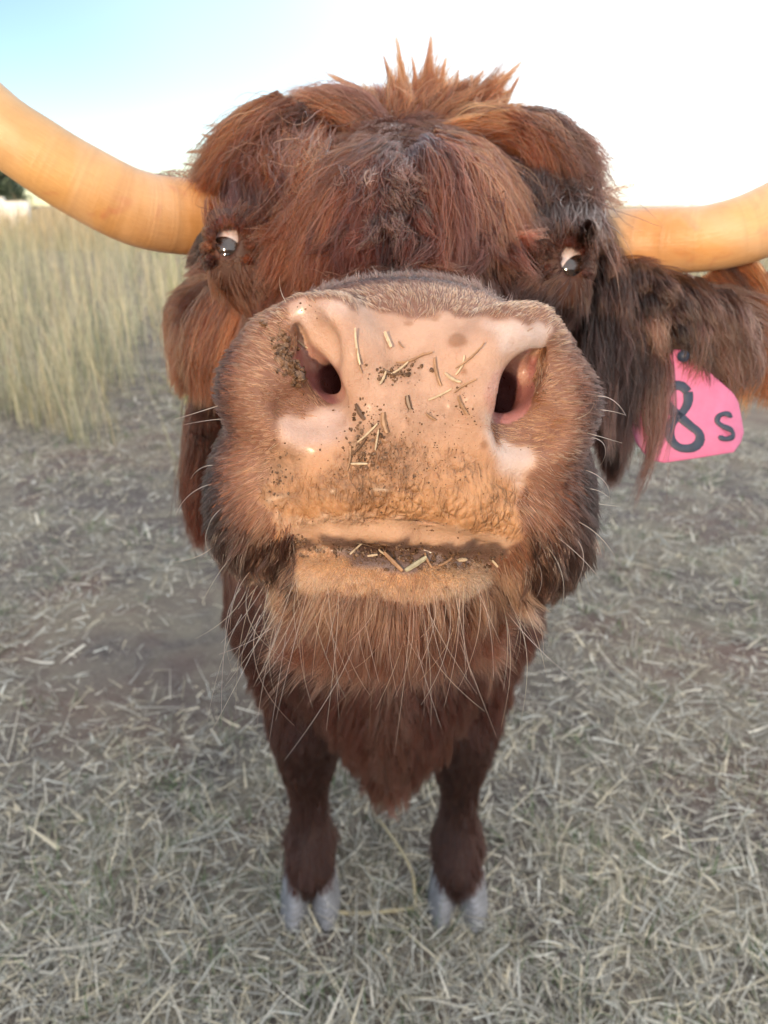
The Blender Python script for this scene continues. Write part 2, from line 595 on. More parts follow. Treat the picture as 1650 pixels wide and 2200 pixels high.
def surface_nets():
    s = (SD < 0)
    cnt = np.zeros([n - 1 for n in s.shape], np.int8)
    for a in (0, 1):
        for b in (0, 1):
            for c in (0, 1):
                cnt += s[a:s.shape[0] - 1 + a, b:s.shape[1] - 1 + b, c:s.shape[2] - 1 + c]
    act = (cnt > 0) & (cnt < 8)
    I, J, K = np.nonzero(act)
    idx = np.full(cnt.shape, -1, np.int32)
    idx[I, J, K] = np.arange(len(I))
    corn = [(a, b, c) for a in (0, 1) for b in (0, 1) for c in (0, 1)]
    val = {q: SD[I + q[0], J + q[1], K + q[2]] for q in corn}
    pos = {q: np.stack([AX[I + q[0]], AY[J + q[1]], AZ[K + q[2]]], 1) for q in corn}
    acc = np.zeros((len(I), 3))
    num = np.zeros(len(I))
    for q in corn:
        for ax in range(3):
            if q[ax] == 0:
                r = tuple(1 if m == ax else q[m] for m in range(3))
                va, vb = val[q], val[r]
                cr = (va < 0) != (vb < 0)
                f = np.where(cr, va / np.where(cr, va - vb, 1), 0)[:, None]
                acc += np.where(cr[:, None], pos[q] * (1 - f) + pos[r] * f, 0)
                num += cr
    V = acc / num[:, None]
    quads = []
    for ax in range(3):
        sl0 = [slice(1, -1)] * 3
        sl1 = [slice(1, -1)] * 3
        sl0[ax] = slice(0, -1)
        sl1[ax] = slice(1, None)
        A, B = s[tuple(sl0)], s[tuple(sl1)]
        i, j, k = np.nonzero(A != B)
        flip = A[i, j, k]
        o = [0 if m == ax else 1 for m in range(3)]
        i, j, k = i + o[0], j + o[1], k + o[2]
        u, v = [(1, 2), (2, 0), (0, 1)][ax]

        def cell(du, dv):
            q = [i.copy(), j.copy(), k.copy()]
            q[u] -= du
            q[v] -= dv
            return idx[q[0], q[1], q[2]]
        Q = np.stack([cell(1, 1), cell(0, 1), cell(0, 0), cell(1, 0)], 1)
        Q[~flip] = Q[~flip][:, ::-1]
        quads.append(Q)
    Q = np.concatenate(quads)
    Q = Q[(Q >= 0).all(1)]
    return V, Q


BV, BQ = surface_nets()
del SD


def laplace(arr, quads, n, it, lam=0.5):
    e = np.concatenate([quads[:, [0, 1]], quads[:, [1, 2]], quads[:, [2, 3]], quads[:, [3, 0]]])
    deg = np.bincount(e.ravel(), minlength=n).astype(float)
    for _ in range(it):
        s = np.zeros_like(arr)
        if arr.ndim == 1:
            s = np.bincount(e[:, 0], arr[e[:, 1]], n) + np.bincount(e[:, 1], arr[e[:, 0]], n)
            arr = arr + lam * (s / np.maximum(deg, 1) - arr)
        else:
            for c in range(arr.shape[1]):
                s[:, c] = np.bincount(e[:, 0], arr[e[:, 1], c], n) + np.bincount(e[:, 1], arr[e[:, 0], c], n)
            arr = arr + lam * (s / np.maximum(deg, 1)[:, None] - arr)
    return arr


NV = len(BV)
BV = laplace(BV, BQ, NV, 2, 0.5)


def vnormals(V, Q):
    fn = np.cross(V[Q[:, 2]] - V[Q[:, 0]], V[Q[:, 3]] - V[Q[:, 1]])
    N = np.zeros_like(V)
    for c in range(4):
        for a in range(3):
            N[:, a] += np.bincount(Q[:, c], fn[:, a], len(V))
    return norm(N)


BN = vnormals(BV, BQ)
PX = 825 + 1600 * BV[:, 0] / BV[:, 2]
PY = 1100 - 1600 * BV[:, 1] / BV[:, 2]
MUZ = (BV[:, 2] < 0.46) & (BV[:, 1] < 0.15) & (BV[:, 1] > -0.09)


def inpoly(x, y, poly):
    r = np.zeros(len(x), bool)
    n = len(poly)
    for i in range(n):
        x0, y0 = poly[i]
        x1, y1 = poly[(i + 1) % n]
        if y0 == y1:
            continue
        c = ((y0 > y) != (y1 > y)) & (x < (x1 - x0) * (y - y0) / (y1 - y0) + x0)
        r ^= c
    return r


wobA, wobB, wobC = Wob(500, 3), Wob(520, 4), Wob(170, 5)
JX = PX + 9 * wobA(BV) + 7 * wobC(BV)
JY = PY + 9 * wobB(BV) + 6 * wobC(BV[:, ::-1])


def region(poly, soft=2, jig=True):
    m = (inpoly(JX, JY, poly) if jig else inpoly(PX, PY, poly)) & MUZ & (BN[:, 2] < 0.55) & (BV[:, 2] < 0.376)
    return np.clip(laplace(m.astype(float), BQ, NV, soft), 0, 1)


SKIN_POLY = [(622, 655), (690, 640), (760, 655), (850, 672), (930, 668), (1010, 690), (1100, 686), (1175, 700), (1165, 760), (1150, 800), (1110, 850),
             (1085, 880), (1060, 890), (1050, 905), (1075, 940), (1140, 965), (1135, 1030), (1110, 1060), (1118, 1110), (1120, 1170), (1100, 1180), (1060, 1168), (900, 1172),
             (700, 1160), (600, 1165), (575, 1150), (590, 1110), (560, 1075), (572, 1010), (600, 960), (590, 905), (650, 895), (700, 885), (728, 860),
             (690, 835), (650, 790), (630, 740), (640, 700)]
m_skin = region(SKIN_POLY, 4)
NOSTR_L = [(640, 740), (665, 735), (735, 800), (735, 855), (700, 850), (655, 815), (632, 775)]
NOSTR_R = [(1155, 770), (1135, 765), (1060, 800), (1040, 850), (1050, 890), (1085, 890), (1125, 850), (1150, 800)]
m_nos = region(NOSTR_L, 2, False) + region(NOSTR_R, 2, False)
m_nos = np.clip(m_nos + ((BV[:, 2] > 0.338) & MUZ & (np.minimum(np.hypot(BV[:, 0] + 0.024, BV[:, 1] - 0.062), np.hypot(BV[:, 0] - 0.053, BV[:, 1] - 0.056)) < 0.016)), 0, 1)
m_wet_sheen = region([(620, 650), (760, 655), (760, 690), (690, 690), (640, 720)], 10) + region([(1040, 690), (1175, 690), (1160, 770), (1090, 760)], 10) \
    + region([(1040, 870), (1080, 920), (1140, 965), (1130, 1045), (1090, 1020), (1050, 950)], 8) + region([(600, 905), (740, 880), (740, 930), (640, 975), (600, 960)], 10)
m_wet_sheen = np.clip(m_wet_sheen, 0, 1)
m_peb = region([(560, 1040), (700, 1010), (760, 950), (960, 950), (1140, 1040), (1130, 1170), (900, 1115), (580, 1140)], 16)
m_dirt = 1.0 * region([(735, 960), (770, 900), (850, 930), (890, 990), (880, 1040), (800, 1080), (700, 1075), (660, 1050), (735, 1010)], 10) \
    + 0.95 * region([(560, 960), (640, 975), (640, 1080), (600, 1100), (560, 1080)], 6) \
    + 0.8 * region([(820, 770), (905, 755), (890, 815), (815, 820)], 6) + 0.4 * region([(840, 850), (1000, 850), (900, 1040), (700, 1090), (620, 1110)], 10)
m_lipdark = region([(600, 1160), (720, 1158), (900, 1172), (1070, 1172), (1100, 1195), (1060, 1220), (900, 1225), (780, 1215), (720, 1180), (600, 1180)], 3)
m_chin = region([(600, 1185), (700, 1180), (770, 1215), (880, 1228), (1050, 1215), (1070, 1250), (1000, 1285), (830, 1285), (640, 1270)], 4)
m_lower = region([(580, 1118), (760, 1108), (900, 1118), (1110, 1165), (1100, 1185), (900, 1172), (600, 1162)], 2)

hide = np.array([0.05, 0.019, 0.011])
tint = np.tile(hide, (NV, 1))
muzz_hide = np.array([0.17, 0.080, 0.052])
fm = np.clip((0.40 - BV[:, 2]) / 0.03, 0, 1) * MUZ
tint = tint * (1 - fm[:, None]) + muzz_hide * fm[:, None]


def paint(m, c, a=1.0):
    global tint
    w = np.clip(m * a, 0, 1)[:, None]
    tint = tint * (1 - w) + np.array(c) * w


paint(m_skin, (0.43, 0.280, 0.208))
low = np.clip((PY - 880) / 160, 0, 1) * m_skin
paint(low, (0.415, 0.222, 0.105), 0.95)
paint(m_wet_sheen * m_skin, (0.46, 0.345, 0.31), 0.7)
paint(m_wet_sheen * m_skin * (PX > 1000), (0.50, 0.43, 0.41), 0.6)  # whiter tint paints the sky reflected in the wet skin
paint(m_nos * (1 - 0.55 * m_skin), (0.34, 0.15, 0.145))
paint(m_nos * (BV[:, 2] > 0.350), (0.25, 0.105, 0.105))
for fx, fy, fa, fb in ((980, 733, 19, 13), (932, 680, 12, 9), (878, 690, 9, 7), (1000, 800, 7, 6), (880, 905, 8, 7), (690, 1030, 9, 11), (760, 1045, 10, 8), (1040, 960, 8, 9)):
    paint(np.clip(1.6 - ((PX + 5 * wobA(BV) - fx) / fa) ** 2 - ((PY + 4 * wobB(BV) - fy) / fb) ** 2, 0, 1) * m_skin * (BV[:, 2] < 0.36), (0.25, 0.125, 0.065), 0.75)
paint(m_lower, (0.47, 0.305, 0.205))
paint(m_lipdark, (0.115, 0.07, 0.055), 0.95)
paint(m_chin, (0.42, 0.25, 0.13))
# pink rims round the eyes
for c in EYE_C:
    d = np.linalg.norm(BV - c, axis=1)
    paint(np.clip((0.0205 - d) / 0.003, 0, 1), (0.12, 0.055, 0.038))
eye_d = np.minimum(np.linalg.norm(BV - EYE_C[0], axis=1), np.linalg.norm(BV - EYE_C[1], axis=1))

M_SKIN = skin_material()
cow = bpy.data.objects.new('highland_cow', None)
cow.location = (0, 1.05, 0)
link(cow, label='shaggy red-brown long-horned cow pushing its muddy pink nose at the camera', cat='cow')
bpy.context.view_layer.update()
CI = np.array([0, 1.05, 0])


def attr_color(me, name, rgba):
    a = me.attributes.new(name, 'FLOAT_COLOR', 'POINT')
    a.data.foreach_set('color', np.ascontiguousarray(rgba, np.float32).ravel())


body = mesh_obj('body', to_world(BV) - CI, BQ, M_SKIN, parent=cow)
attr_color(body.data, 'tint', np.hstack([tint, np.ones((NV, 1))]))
m_wet2 = np.clip(m_wet_sheen + m_lipdark * 0.8 + m_nos * 0.6 + 0.10 * m_skin, 0, 1)
m_sk2 = np.clip(m_skin + m_lower + m_nos, 0, 1)
attr_color(body.data, 'masks', np.stack([m_sk2, m_peb, m_wet2, np.clip(m_dirt, 0, 1)], 1))
bvh = BVHTree.FromPolygons([tuple(v) for v in BV], [tuple(int(a) for a in q) for q in BQ])


def on_body(px, py, lift=0.0):
    """the sculpt's surface where a line from (px, py) meets it; returns point and normal in the head frame"""
    d = P(px, py, 1.0)
    hit = bvh.ray_cast(Vector((0, 0, 0)), Vector(norm(d)))
    if hit[0] is None:
        return None
    p, n = np.array(hit[0]), np.array(hit[1])
    if n @ d > 0:
        n = -n
    return p + n * lift, n


# eyes
def eye_mats():
    t = NT('eye_white')
    co = t.obj()
    veins = t.ramp(t.noise(300, 6, 0.7, co, 2.0), [(0.52, (0, 0, 0)), (0.62, (0.5, 0.5, 0.5))])
    c = t.mix(veins, (0.50, 0.44, 0.44), (0.42, 0.18, 0.14))
    t.bsdf(**{'Base Color': c, 'Roughness': 0.15, 'Coat Weight': 1.0, 'Coat Roughness': 0.03, 'Subsurface Weight': 0.1, 'Subsurface Scale': 0.004})
    u = NT('eye_iris')
    co = u.obj()
    c = u.ramp(u.noise(260, 4, 0.6, co), [(0.3, (0.010, 0.007, 0.006)), (0.7, (0.035, 0.02, 0.014))])
    u.bsdf(**{'Base Color': c, 'Roughness': 0.08, 'Coat Weight': 1.0, 'Coat Roughness': 0.02})
    v = NT('eye_pupil')
    c = v.ramp(v.noise(100, 2, 0.5, v.obj()), [(0.3, (0.003, 0.003, 0.004)), (0.7, (0.006, 0.006, 0.008))])
    v.bsdf(**{'Base Color': c, 'Roughness': 0.05, 'Coat Weight': 1.0, 'Coat Roughness': 0.02})
    return t.m, u.m, v.m


M_EYE, M_IRIS, M_PUP = eye_mats()


def cap_mesh(r, ang, bulge, nr=10, ns=36, squash=1.0):
    V = [(0, 0, r + bulge)]
    Fc = []
    for i in range(1, nr + 1):
        a = ang * i / nr
        b = bulge * (1 - (i / nr) ** 2)
        for k in range(ns):
            f = 2 * math.pi * k / ns
            V.append(((r + b) * math.sin(a) * math.cos(f), (r + b) * math.sin(a) * math.sin(f) * squash, (r + b) * math.cos(a)))
    for k in range(ns):
        Fc.append((0, 1 + k, 1 + (k + 1) % ns))
    for i in range(nr - 1):
        for k in range(ns):
            a, b = 1 + i * ns + k, 1 + i * ns + (k + 1) % ns
            Fc.append((a, a + ns, b + ns, b))
    return V, Fc


for c, look in zip(EYE_C, EYE_LOOK):
    wc = to_world(c)
    sv, sf = cap_mesh(EYE_R, math.pi * 0.999, 0.0, 24, 36)
    e = mesh_obj('eye', sv, sf, M_EYE, parent=cow)
    e.location = wc - CI
    q = Vector(look @ CB).to_track_quat('Z', 'Y')
    e.rotation_euler = q.to_euler()
    iv, if_ = cap_mesh(EYE_R + 0.0003, 0.84, 0.0012)
    mesh_obj('iris', iv, if_, M_IRIS, parent=e)
    pv, pf = cap_mesh(EYE_R + 0.0017, 0.36, 0.0001, 6, 28, 0.6)
    mesh_obj('pupil', pv, pf, M_PUP, parent=e)


# horns
def horn_material():
    t = NT('horn')
    a = t.attr('along')
    co = t.obj()
    streak = t.n('Mapping')
    c = t.ramp(a.outputs['Fac'], [(0.0, (0.34, 0.28, 0.22)), (0.10, (0.40, 0.31, 0.22)), (0.15, (0.54, 0.28, 0.105)), (0.45, (0.56, 0.335, 0.135)), (0.8, (0.50, 0.34, 0.18)), (1.0, (0.10, 0.07, 0.05))])
    n1 = t.ramp(t.noise(14, 5, 0.6, co, 0.6), [(0.30, (0.74, 0.66, 0.55)), (0.68, (1.1, 1.06, 1.0))])
    c = t.mix(0.8, c, n1, 'MULTIPLY')
    red = t.ramp(t.noise(26, 3, 0.5, co, 1.5), [(0.60, (0, 0, 0)), (0.72, (0.5, 0.5, 0.5))])
    c = t.mix(red, c, (0.42, 0.13, 0.06))
    # long fibres run along the horn, faint growth rings cross it
    cv = t.n('CombineXYZ')
    t.l(t.math('MULTIPLY', a.outputs['Fac'], 5.0), cv.inputs[0])
    t.l(t.math('MULTIPLY', t.attr('around').outputs['Fac'], 26.0), cv.inputs[1])
    fib = t.noise(3.0, 6, 0.7, cv.outputs[0], 0.4)
    c = t.mix(0.25, c, t.ramp(fib, [(0.30, (0.62, 0.54, 0.46)), (0.55, (1, 1, 1)), (0.75, (1.12, 1.12, 1.1))]), 'MULTIPLY')
    wash = t.ramp(t.noise(9, 4, 0.55, co, 0.8), [(0.42, (0, 0, 0)), (0.66, (0.5, 0.5, 0.5))])
    c = t.mix(wash, c, (0.62, 0.47, 0.33))
    rg = t.n('TexNoise')
    rg.inputs['Scale'].default_value = 1.0
    rg.inputs['Detail'].default_value = 4
    cr = t.n('CombineXYZ')
    t.l(t.math('MULTIPLY', a.outputs['Fac'], 60.0), cr.inputs[0])
    t.l(cr.outputs[0], rg.inputs['Vector'])
    fade = t.ramp(a.outputs['Fac'], [(0.10, (1, 1, 1)), (0.55, (0.15, 0.15, 0.15))])
    c = t.mix(t.math('MULTIPLY', fade, t.ramp(rg.outputs[0], [(0.5, (0, 0, 0)), (0.68, (0.4, 0.4, 0.4))])), c, (0.34, 0.19, 0.09))
    b = t.bsdf(**{'Base Color': c, 'Roughness': 0.33, 'Subsurface Weight': 0.05, 'Subsurface Scale': 0.006, 'Subsurface Radius': (0.8, 0.4, 0.2)})
    b1 = t.bump(t.math('MULTIPLY', rg.outputs[0], fade), 0.0022, 0.5)
    t.l(t.bump(fib, 0.0012, 0.4, b1), b.inputs['Normal'])
    return t.m


M_HORN = horn_material()


def horn(pts, rs, root=1.0):
    n = 60
    path = catmull(pts, n)
    rr = np.interp(np.linspace(0, 1, n), np.linspace(0, 1, len(rs)), rs)
    V, Fc = tube(to_world(path), rr, 32)
    o = mesh_obj('horn', np.array(V) - CI, Fc, M_HORN, parent=cow)
    al = np.repeat(np.linspace(0, 1, n) * root, 32)
    a = o.data.attributes.new('along', 'FLOAT', 'POINT')
    a.data.foreach_set('value', al.astype(np.float32))
    a = o.data.attributes.new('around', 'FLOAT', 'POINT')
    a.data.foreach_set('value', np.tile(np.abs(np.linspace(-1, 1, 32, endpoint=False)), n).astype(np.float32))
    return o


horn([P(520, 470, .64), P(420, 468, .61), P(300, 450, .585), P(180, 392, .565), P(80, 330, .55), P(-20, 255, .54), P(-130, 120, .54), P(-190, -80, .56), P(-180, -260, .60)],
     [.031, .0295, .0285, .0275, .0262, .0245, .021, .015, .004])
horn([P(1200, 520, .66), P(1290, 520, .64), P(1400, 517, .62), P(1520, 512, .60), P(1640, 478, .59), P(1760, 400, .58), P(1860, 270, .58), P(1920, 80, .60), P(1900, -120, .64)],
     [.027, .0265, .0255, .0255, .0270, .0262, .022, .015, .004], 0.66)


# hooves: two claws under each leg
def hoof_material():
    t = NT('hoof')
    co = t.obj()
    c = t.ramp(t.noise(38, 5, 0.65, co), [(0.3, (0.17, 0.17, 0.18)), (0.7, (0.34, 0.34, 0.36))])
    w = t.n('TexWave')
    w.bands_direction = 'Z'
    w.inputs['Scale'].default_value = 40
    w.inputs['Distortion'].default_value = 3
    t.l(co, w.inputs['Vector'])
    c = t.mix(t.math('MULTIPLY', w.outputs['Fac'], 0.25), c, (0.16, 0.13, 0.11))
    b = t.bsdf(**{'Base Color': c, 'Roughness': 0.5})
    t.l(t.bump(w.outputs['Fac'], 0.001), b.inputs['Normal'])
    return t.m


M_HOOF = hoof_material()


def claw(side):
    """one claw, toe towards -Y, sole at z = 0"""
    V, Fc = [], []
    ns, levels = 20, [(0.0, 1.0), (0.010, 0.99), (0.026, 0.93), (0.046, 0.86), (0.062, 0.72)]
    for z, s in levels:
        for k in range(ns):
            a = 2 * math.pi * k / ns
            x, y = math.cos(a) * 0.030 * s, math.sin(a)
            yy = y * (0.064 if y < 0 else 0.045) * s
            x *= (1 - 0.22 * max(0, -y) ** 1.8)
            if x * side < 0:
                x *= 0.92
            yy += z * 0.55
            V.append((x + side * -0.004 * max(0, -y), yy, z))
    for i in range(len(levels) - 1):
        for k in range(ns):
            a, b = i * ns + k, i * ns + (k + 1) % ns
            Fc.append((a, b, b + ns, a + ns))
    Fc.append(tuple(range(ns - 1, -1, -1)))
    Fc.append(tuple(range((len(levels) - 1) * ns, len(levels) * ns)))
    return V, Fc


for hx, hy, rz in ((-0.136, 1.0, 0.06), (0.136, 1.0, -0.08), (-0.15, 2.14, 0), (0.15, 2.14, 0)):
    h = bpy.data.objects.new('hoof', None)
    h.location = np.array([hx, hy, 0.002]) - CI
    h.rotation_euler = (0, 0, rz)
    link(h, cow)
    for s in (-1, 1):
        v, f = claw(s)
        o = mesh_obj('claw', v, f, M_HOOF, parent=h)
        o.location = (s * 0.0275, 0, 0)
        o.rotation_euler = (0, 0, s * 0.13)


# ------------------------------------------------------------------ hair
def make_hair(name, pts, radius, colors, mat, parent):
    """pts (N, n, 3) in the head frame; radius (n,) or (N, n); colors (N, 3) or (N, n, 3)"""
    N, n, _ = pts.shape
    hc = bpy.data.hair_curves.new(name)
    hc.add_curves([n] * N)
    w = to_world(pts.reshape(-1, 3)) - CI
    hc.attributes['position'].data.foreach_set('vector', np.ascontiguousarray(w, np.float32).ravel())
    ra = hc.attributes.get('radius') or hc.attributes.new('radius', 'FLOAT', 'POINT')
    ra.data.foreach_set('value', np.ascontiguousarray(np.broadcast_to(radius, (N, n)), np.float32).ravel())
    if colors.ndim == 2:
        colors = np.repeat(colors[:, None, :], n, 1)
    rgba = np.concatenate([np.clip(colors, 0.002, 0.95), np.ones((N, n, 1))], 2)
    ca = hc.attributes.new('hair_color', 'FLOAT_COLOR', 'POINT')
    ca.data.foreach_set('color', np.ascontiguousarray(rgba, np.float32).ravel())
    hc.materials.append(mat)
    o = bpy.data.objects.new(name, hc)
    return link(o, parent)


BT = np.concatenate([BQ[:, [0, 1, 2]], BQ[:, [0, 2, 3]]])
TC = BV[BT].mean(1)
TA = 0.5 * np.linalg.norm(np.cross(BV[BT[:, 1]] - BV[BT[:, 0]], BV[BT[:, 2]] - BV[BT[:, 0]]), axis=1)


def roots(weight_v, count, seed):
    r = np.random.default_rng(seed)
    w = TA * weight_v[BT].mean(1)
    c = np.cumsum(w)
    t = np.searchsorted(c, r.uniform(0, c[-1], count))
    t = np.minimum(t, len(BT) - 1)
    u, v = r.uniform(size=(2, count))
    m = u + v > 1
    u[m], v[m] = 1 - u[m], 1 - v[m]
    b = np.stack([1 - u - v, u, v], 1)[:, :, None]
    return (BV[BT[t]] * b).sum(1), norm((BN[BT[t]] * b).sum(1)), r


def clump(p, spacing_count, strength, power=1.2, seed=1):
    """draw strands towards the nearest of spacing_count guide strands"""
    r = np.random.default_rng(seed)
    N = len(p)
    g = r.choice(N, min(N, spacing_count), replace=False)
    kd = KDTree(len(g))
    for i, q in enumerate(g):
        kd.insert(p[q, 0], i)
    kd.balance()
    near = np.array([kd.find(x)[1] for x in p[:, 0]])
    G = p[g][near]
    off = (p[:, :1] - G[:, :1])
    n = p.shape[1]
    w = (np.linspace(0, 1, n) ** power)[None, :, None] * np.broadcast_to(np.asarray(strength).reshape(-1, 1, 1), (N, 1, 1))
    tgt = G + off * 0.12
    return p * (1 - w) + tgt * w, near


def grow(p0, nrm, flow, length, n, lift, grav, r, jitter=0.15, curl=0.0, relax=0.35):
    """grow strands off the surface along a flow field"""
    N = len(p0)
    tf = flow - nrm * (flow * nrm).sum(1, keepdims=True)
    tf = norm(tf)
    lift = np.broadcast_to(lift, (N,))[:, None]
    d = norm(nrm * lift + tf * (1 - lift) + r.normal(size=(N, 3)) * jitter)
    seg = (np.broadcast_to(length, (N,)) / (n - 1))[:, None]
    out = [p0]
    p = p0
    cv = norm(r.normal(size=(N, 3)))
    for i in range(n - 1):
        p = p + d * seg
        out.append(p)
        d = norm(d + tf * relax * 0.5 + np.asarray(grav) * seg * 60 * 0.35 + np.cross(cv, d) * curl)
    return np.stack(out, 1)


GRAV = np.array([0, -1.0, 0]) @ np.eye(3)
GRAV = to_head(ORG + np.array([0, 0, -1.0]))     # straight down, in the head frame
GRAV = GRAV / np.linalg.norm(GRAV)


def vary(base, r, N, amt=0.25, hue=0.08):
    b = np.asarray(base, float)
    if b.ndim == 1:
        b = np.tile(b, (N, 1))
    k = np.exp(r.normal(size=(N, 1)) * amt)
    h = 1 + r.normal(size=(N, 3)) * hue
    return b * k * h


AUBURN = np.array([0.122, 0.031, 0.0085])
RUST = np.array([0.066, 0.0175, 0.0066])
BROWN = np.array([0.046, 0.0118, 0.0070])
DARK = np.array([0.020, 0.0085, 0.0060])
PALE = np.array([0.72, 0.52, 0.36])


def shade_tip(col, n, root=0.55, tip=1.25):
    """roots darker than the tips"""
    k = np.linspace(root, tip, n)[None, :, None]  # darker roots stand in for shadow deep in the coat
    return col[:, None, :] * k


def clear_of_eyes(p, rad_=0.021):
    """strands that would cross an open eye do not grow"""
    ok = np.ones(len(p), bool)
    for c, l in zip(EYE_C, EYE_OPEN):
        for q in (12, 22, 32, 45, 60):
            d = np.linalg.norm(p - (c + l * q * 1e-3), axis=2)
            ok &= (d > rad_ * (0.70 if q > 20 else 0.8)).all(1)
    return ok


if 'hair' not in DEV:
    # ---- short fur of the muzzle
    not_bare = (1 - np.clip(m_skin + m_nos + m_lower + m_lipdark + 0.85 * m_chin, 0, 1)) ** 1.2
    wv = MUZ * not_bare * (BN[:, 2] < 0.75) * (BV[:, 2] < 0.46)
    p0, nm, r = roots(wv, 70000, 11)
    N = len(p0)
    cen = np.array([0.012, 0.048, 0.33])
    rel = p0 - cen
    flow = np.stack([rel[:, 0] * 1.25, rel[:, 1], 0.35 * np.hypot(rel[:, 0], rel[:, 1])], 1)
    below = np.clip((0.015 - p0[:, 1]) / 0.03, 0, 1)
    flow[:, 1] -= below * 0.06
    flow += 0.012 * np.stack([Wob(60, 13)(p0), Wob(60, 14)(p0), 0 * p0[:, 0]], 1)
    out = np.clip(np.maximum((p0[:, 2] - 0.348) / 0.035, (np.abs(rel[:, 0] + 0.002) - 0.064 + 0.10 * np.maximum(0, rel[:, 1])) / 0.026), 0, 1)
    side = np.clip((np.abs(rel[:, 0]) - 0.03) / 0.03, 0, 1)
    L = (0.0034 + 0.0045 * out + 0.008 * below * side) * r.uniform(0.6, 1.35, N)
    p = grow(p0, nm, flow, L, 5, 0.20, GRAV * 0.5, r, 0.09)
    p, _ = clump(p, 9000, r.uniform(0.2, 0.8, N), 1.1, 12)
    inner = np.array([0.34, 0.142, 0.070])
    mid = np.array([0.066, 0.025, 0.015])
    outer = np.array([0.018, 0.011, 0.010])
    top = np.clip((p0[:, 1] - 0.100) / 0.014, 0, 1)
    L = L * (1 + 1.6 * top)
    mx = np.clip(out * 1.9 + top * 1.6 + 0.20 * Wob(120, 9)(p0) + np.clip((0.03 - p0[:, 1]) / 0.05, 0, .4) * side, 0, 2)[:, None]
    col = np.where(mx < 1, inner * (1 - mx) + mid * mx, mid * (2 - mx) + outer * (mx - 1))
    wl = np.clip((-0.002 - p0[:, 1]) / 0.018, 0, 1)[:, None] * np.clip((np.abs(rel[:, 0]) - 0.05) / 0.02, 0, 1)[:, None]
    col = col * (1 - wl * 0.75) + DARK * wl * 0.75
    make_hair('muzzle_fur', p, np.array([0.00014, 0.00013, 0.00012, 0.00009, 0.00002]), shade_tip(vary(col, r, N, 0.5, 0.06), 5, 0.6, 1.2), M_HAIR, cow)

    # ---- dark longer hair over the back of the nose
    bw = (np.abs(BV[:, 0] - 0.010) < 0.085) * (BV[:, 2] > 0.365) * (BV[:, 2] < 0.45) * np.clip((BV[:, 1] - 0.102) / 0.012, 0, 1) * (BV[:, 1] < 0.19) * (eye_d > 0.03)
    p0, nm, r = roots(bw, 24000, 17)
    N = len(p0)
    flow = np.stack([(p0[:, 0] - 0.010) * 7 + 0.4 * Wob(70, 18)(p0), 0.9 * np.ones(N), 0.35 * np.ones(N)], 1)
    p = grow(p0, nm, flow, r.uniform(0.006, 0.012, N), 6, 0.30, GRAV * 0.3, r, 0.22, 0.06)
    p, _ = clump(p, 2600, r.uniform(0.2, 0.8, N), 1.0, 19)
    bk = np.clip((p0[:, 2] - 0.385) / 0.03, 0, 1)[:, None]
    col = np.array([0.075, 0.036, 0.024]) * (1 - bk) + np.array([0.020, 0.010, 0.007]) * bk
    make_hair('bridge_hair', p, np.array([.00016, .00015, .00014, .00012, .00008, .00002]), shade_tip(vary(col, r, N, 0.5), 6, 0.6, 1.3), M_HAIR, cow)

    # ---- wet lip fringe
    lipw = np.clip((-0.004 - BV[:, 1]) / 0.012, 0, 1) * MUZ * (np.abs(BV[:, 0] - 0.012) > 0.054) * (BN[:, 1] < 0.4) * (BV[:, 2] < 0.43)
    p0, nm, r = roots(lipw, 9000, 21)
    N = len(p0)
    flow = np.stack([0.6 * np.sign(p0[:, 0] - 0.012) * np.clip(p0[:, 1] + 0.03, -0.01, 0.03) / 0.03, -np.ones(N), 0.3 * np.ones(N)], 1)
    p = grow(p0, nm, flow, r.uniform(0.009, 0.020, N), 7, 0.28, GRAV, r, 0.15, 0.16)
    p, _ = clump(p, 420, r.uniform(0.5, 0.98, N), 0.9, 22)
    make_hair('lip_fringe', p, np.array([.00014, .00013, .00012, .00011, .0001, .00007, .00002]), vary(np.array([0.026, 0.012, 0.008]), r, N, 0.6), M_WET, cow)

    # ---- chin beard
    cw = MUZ * np.clip((-0.022 - BV[:, 1]) / 0.012, 0, 1) * (1 - 0.9 * m_chin) * (1 - m_lipdark) * (np.abs(BV[:, 0] - 0.004) < 0.064) * (BN[:, 1] < 0.5)
    p0, nm, r = roots(cw, 36000, 31)
    N = len(p0)
    rel = p0 - np.array([0.004, -0.022, 0.36])
    flow = np.stack([rel[:, 0] * 16 + 0.10 * r.normal(size=N) + 0.25 * Wob(60, 33)(p0), -1.0 - 0 * rel[:, 0], -0.15 + 0 * rel[:, 0]], 1)
    dep = np.clip((-0.030 - p0[:, 1]) / 0.02, 0, 1)
    L = (0.008 + 0.020 * dep) * r.gamma(9, 1 / 9, N)
    p = grow(p0, nm, flow, L, 7, 0.50, GRAV * 0.8, r, 0.15, 0.07, 0.25)
    p, _ = clump(p, 1900, r.uniform(0.3, 0.95, N), 1.0, 32)
    t = np.clip(dep * 1.15 + 0.15 * Wob(90, 34)(p0), 0, 1)[:, None]
    col = np.array([0.22, 0.105, 0.056]) * (1 - t) + np.array([0.064, 0.021, 0.0115]) * t
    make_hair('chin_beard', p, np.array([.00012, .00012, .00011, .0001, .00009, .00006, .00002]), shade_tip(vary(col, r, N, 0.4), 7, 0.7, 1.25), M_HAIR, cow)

    # dusty short fur on the chin pad
    p0, nm, r = roots(m_chin * (BN[:, 2] < 0.3), 15000, 36)
    N = len(p0)
    rel = p0 - np.array([0.004, -0.02, 0.36])
    p = grow(p0, nm, np.stack([rel[:, 0] * 12, -np.ones(N), np.zeros(N)], 1), r.uniform(0.0010, 0.0026, N), 4, 0.45, GRAV, r, 0.3)
